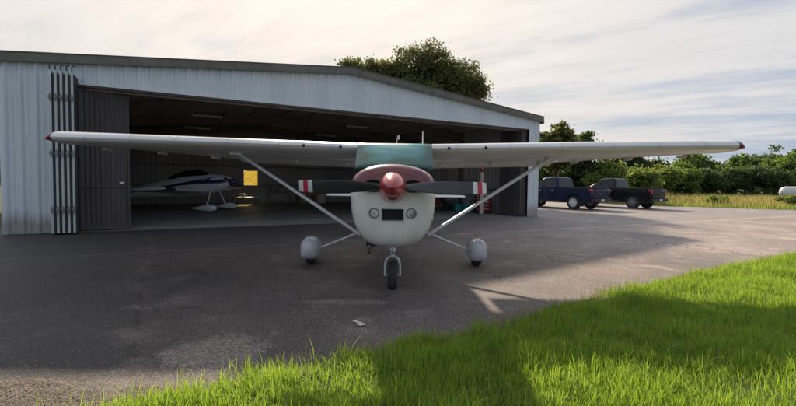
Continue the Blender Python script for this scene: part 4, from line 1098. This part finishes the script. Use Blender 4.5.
for tx, ty, tr, th_ in zip(TX, TY, rt.uniform(.05, .16, nt_), rt.uniform(.3, 1.1, nt_)):
    d2 = (P[:, 0]-tx)**2+(P[:, 1]-ty)**2; boost = np.maximum(boost, th_*np.exp(-d2/(2*tr*tr)))
Ln = (.075+.05*tuft+.07*boost)*rg.uniform(.4, 1.35, len(P))
Ln += np.where(rg.uniform(0, 1, len(P)) < .03, rg.uniform(.04, .12, len(P)), 0)
Ln *= np.where(edge_d < .5, 1.2, 1.0)
Ln = Ln.clip(.03, .28)
lean_ = .55+.6*rt.uniform(0, 1, len(P))+.3*(vnoise(P[:, 0], P[:, 1], 2.3, 9) > .1)
blades('grass', P, Ln, rg.uniform(.003, .0072, len(P)), M['grass'], 'bright green grass verge in the foreground', 21, lean_)
# dry stalks and thatch mixed through the verge
k = rg.uniform(0, 1, len(P)) < .05
blades('dry_stalks', P[k]+rg.normal(0, .01, (k.sum(), 2)), Ln[k]*rg.uniform(.5, 1.25, k.sum()), .0035, M['straw'], 'pale dry stalks mixed through the green verge', 24, .8, cat='dry grass')
# sparse seed-head stems at the dry left corner
rg = np.random.default_rng(15)
Q = np.stack([rg.uniform(-2.3, -.2, 420), rg.uniform(2.3, 3.6, 420)], 1); Q = Q[Q[:, 1] < edge_g(Q[:, 0])+.30]
blades('sparse_grass', Q, rg.uniform(.04, .16, len(Q)), .006, M['grass'], 'thin scattered grass blades in the dry lower left corner', 22, .4)
# dry straw / gravel margin
n = 15000; X = rg.uniform(-6, .6, n); Yy = 2.86+.16*vnoise(X, X, 4)-np.abs(rg.normal(0, .28, n))+np.where(rg.uniform(0, 1, n) < .2, rg.normal(0, .25, n), 0); Yy = np.maximum(Yy, edge_g(X)+rg.normal(.02, .12, n))
Z = np.full(n, .008)+rg.uniform(0, .012, n); A = np.stack([rg.normal(size=n), rg.normal(size=n), rg.normal(size=n)*.15], 1); A /= np.linalg.norm(A, axis=1)[:, None]
B = np.stack([-A[:, 1], A[:, 0], np.zeros(n)], 1); s = rg.uniform(.004, .018, n)[:, None]; Pp = np.stack([X, Yy, Z], 1)
V = np.stack([Pp-A*s, Pp-B*.0028, Pp+A*s, Pp+B*.0028], 1).reshape(-1, 3)
tag(big_mesh('dry_litter', V, np.arange(4*n), 4, M['straw']), 'pale dry grass clippings and grit along the apron edge', 'dry grass', kind='stuff')
n = 22000; X = rg.uniform(.2, 11, n); Yy = edge_g(X)+.03+np.abs(rg.normal(0, .10, n))*np.clip(.4+2.2*vnoise(X, X, 2.3, 5), 0, 2)
A = np.stack([rg.normal(size=n), rg.normal(size=n), rg.normal(size=n)*.15], 1); A /= np.linalg.norm(A, axis=1)[:, None]; B = np.stack([-A[:, 1], A[:, 0], np.zeros(n)], 1)
s = rg.uniform(.004, .02, n)[:, None]; Pp = np.stack([X, Yy, .008+rg.uniform(0, .012, n)], 1); V = np.stack([Pp-A*s, Pp-B*.004, Pp+A*s, Pp+B*.004], 1).reshape(-1, 3)
tag(big_mesh('dry_thatch', V, np.arange(4*n), 4, M['straw']), 'pale dry crumbs of thatch where the verge meets the sunny asphalt', 'dry grass', kind='stuff')
# bits of grit and leaves over the asphalt
n = 5000; X = rg.uniform(-5, 9, n); Yy = rg.uniform(2.5, 12, n); k = Yy > edge_y(X); X, Yy = X[k], Yy[k]; n = len(X)
A = np.stack([rg.normal(size=n), rg.normal(size=n), rg.normal(size=n)*.3], 1); A /= np.linalg.norm(A, axis=1)[:, None]; B = np.stack([-A[:, 1], A[:, 0], np.zeros(n)+.2], 1)
s = rg.uniform(.003, .010, n)[:, None]; Pp = np.stack([X, Yy, np.full(n, .010)], 1); V = np.stack([Pp-A*s, Pp-B*s*.5, Pp+A*s, Pp+B*s*.5], 1).reshape(-1, 3)
tag(big_mesh('loose_grit', V, np.arange(4*n), 4, M['straw']), 'loose grit and leaf bits scattered on the asphalt', 'grit', kind='stuff')
# field grass, right of the trucks
def field(n, seed, fn):
    rg = np.random.default_rng(seed); Y = rg.uniform(27, 62, n); X = rg.uniform(8, 66, n)
    bx = np.interp(X, [0, 8, 15, 19.6, 25.7, 40, 60], [42, 42, 37, 31.5, 28, 31.5, 36])
    k = (Y > bx-.1) & fn(Y-bx, rg.uniform(0, 1, n), X, Y); return np.stack([X[k], Y[k]], 1)
P = field(70000, 31, lambda d, u, X, Y: (d > 2.2) | (u < .15))
rg = np.random.default_rng(32)
blades('field_grass', P, (.55+.25*vnoise(P[:, 0], P[:, 1], .8))*rg.uniform(.5, 1.2, len(P)), .05, M['field'], 'tall dry tan grass across the field beyond the apron', 33, .35)
P = field(90000, 34, lambda d, u, X, Y: (d < 4) & (u < np.clip(1.3-d*.25, 0, 1)))
blades('verge_grass', P, .28*rg.uniform(.5, 1.3, len(P)), .035, M['fieldgreen'], 'short green strip of grass along the far apron edge', 35, .5)
rg = np.random.default_rng(40)
for k, (x, y) in enumerate(((24.5, 33.6), (29.5, 33.0), (34.2, 35.5))):
    tree('weed_clump', x, y, .9, 2.2, .02, 'leaf_lime', ('low green weed clump at the left of the field', 'low green weed clump in the middle of the field', 'low green weed clump toward the right of the field')[k], 90+k, 40, 60, .07, 5, .02, 'weed clumps in the field', clump_r=.22, cat='weed')

# ------------------------------------------------------------------ sky, sun, camera
SUN_EL, SUN_AZ = R(28.0), R(-10.5)      # azimuth from +Y, clockwise positive
sd = Vector((math.sin(SUN_AZ)*math.cos(SUN_EL), math.cos(SUN_AZ)*math.cos(SUN_EL), math.sin(SUN_EL)))
w = bpy.data.worlds.new('World'); scene.world = w; w.use_nodes = True; nt = w.node_tree; nt.nodes.clear()
out = nt.nodes.new('ShaderNodeOutputWorld'); bg = nt.nodes.new('ShaderNodeBackground'); nt.links.new(bg.outputs[0], out.inputs[0])
sky = nt.nodes.new('ShaderNodeTexSky'); sky.sky_type = 'NISHITA'; sky.sun_disc = False
sky.sun_elevation = SUN_EL; sky.sun_rotation = SUN_AZ; sky.dust_density = 2.5; sky.air_density = 1.0; sky.ozone_density = 1.5
bg.inputs['Strength'].default_value = .104
tc = nt.nodes.new('ShaderNodeTexCoord'); gen = tc.outputs['Generated']
sx = nt.nodes.new('ShaderNodeSeparateXYZ'); nt.links.new(gen, sx.inputs[0])
zc = math_(nt, 'MAXIMUM', math_(nt, 'ADD', sx.outputs[2], .12), .02)
cb = nt.nodes.new('ShaderNodeCombineXYZ')
nt.links.new(math_(nt, 'DIVIDE', sx.outputs[0], zc), cb.inputs[0]); nt.links.new(math_(nt, 'DIVIDE', sx.outputs[1], zc), cb.inputs[1])
mp0 = nt.nodes.new('ShaderNodeMapping'); mp0.inputs['Rotation'].default_value = (0, 0, R(34))
mp = nt.nodes.new('ShaderNodeMapping'); mp.inputs['Scale'].default_value = (.42, 1.1, 1); mp.inputs['Location'].default_value = (1.3, .4, 0)
nt.links.new(cb.outputs[0], mp0.inputs[0]); nt.links.new(mp0.outputs[0], mp.inputs[0])
n1 = noise(nt, mp.outputs[0], 1.0, 9, .6); n2 = noise(nt, mp.outputs[0], 3.0, 9, .62)
cl = math_(nt, 'ADD', math_(nt, 'MULTIPLY', n1, .74), math_(nt, 'MULTIPLY', n2, .26))
dt = nt.nodes.new('ShaderNodeVectorMath'); dt.operation = 'DOT_PRODUCT'; nt.links.new(gen, dt.inputs[0]); dt.inputs[1].default_value = sd
glow = math_(nt, 'POWER', math_(nt, 'MAXIMUM', dt.outputs['Value'], 0), 3.8)
hz = math_(nt, 'SUBTRACT', 1, math_(nt, 'MULTIPLY', math_(nt, 'MAXIMUM', sx.outputs[2], 0), 2.6), True)
cov = math_(nt, 'ADD', ramp(nt, cl, [(.40, 0), (.61, 1)]), math_(nt, 'ADD', math_(nt, 'MULTIPLY', glow, .80), math_(nt, 'MULTIPLY', hz, .22)), True)
ccol = mixc(nt, glow, (6.7, 6.8, 7.1), (10.9, 9.7, 8.5))
ccol = mixc(nt, math_(nt, 'MULTIPLY', hz, .5), ccol, (7.4, 7.1, 6.8))
shade = ramp(nt, n2, [(.35, .93), (.65, 1.04)])
ccol = mixc(nt, 1.0, ccol, shade, 'MULTIPLY')
skyc = mixc(nt, 1.0, mixc(nt, 1.0, sky.outputs[0], (.72, .82, 1.0), 'MULTIPLY'), (8.6, 8.0, 7.4), 'DARKEN')
clear = mixc(nt, .7, skyc, (2.5, 3.8, 5.9))
final = mixc(nt, math_(nt, 'MULTIPLY', cov, .93), clear, ccol)
nt.links.new(final, bg.inputs[0])

sl = bpy.data.lights.new('sun', 'SUN'); sl.energy = 6.2; sl.angle = R(1.6); sl.color = (1.0, .83, .64)
so = bpy.data.objects.new('sun', sl); COL.objects.link(so); so.rotation_euler = (-sd).to_track_quat('-Z', 'Y').to_euler()

cam = bpy.data.cameras.new('camera'); co = bpy.data.objects.new('camera', cam); COL.objects.link(co)
cam.sensor_width = 36; cam.lens = 36*437/796; cam.clip_start = .05; cam.clip_end = 3000
co.matrix_world = Matrix.Translation((0, 0, 1.36)) @ Matrix.Rotation(R(90-2.49), 4, 'X') @ Matrix.Rotation(R(.73), 4, 'Z')
scene.camera = co
scene.view_settings.view_transform = 'Standard'; scene.view_settings.look = 'None'; scene.view_settings.exposure = 0; scene.view_settings.gamma = 1
scene.render.engine = 'CYCLES'; scene.cycles.max_bounces = 8; scene.cycles.transparent_max_bounces = 8
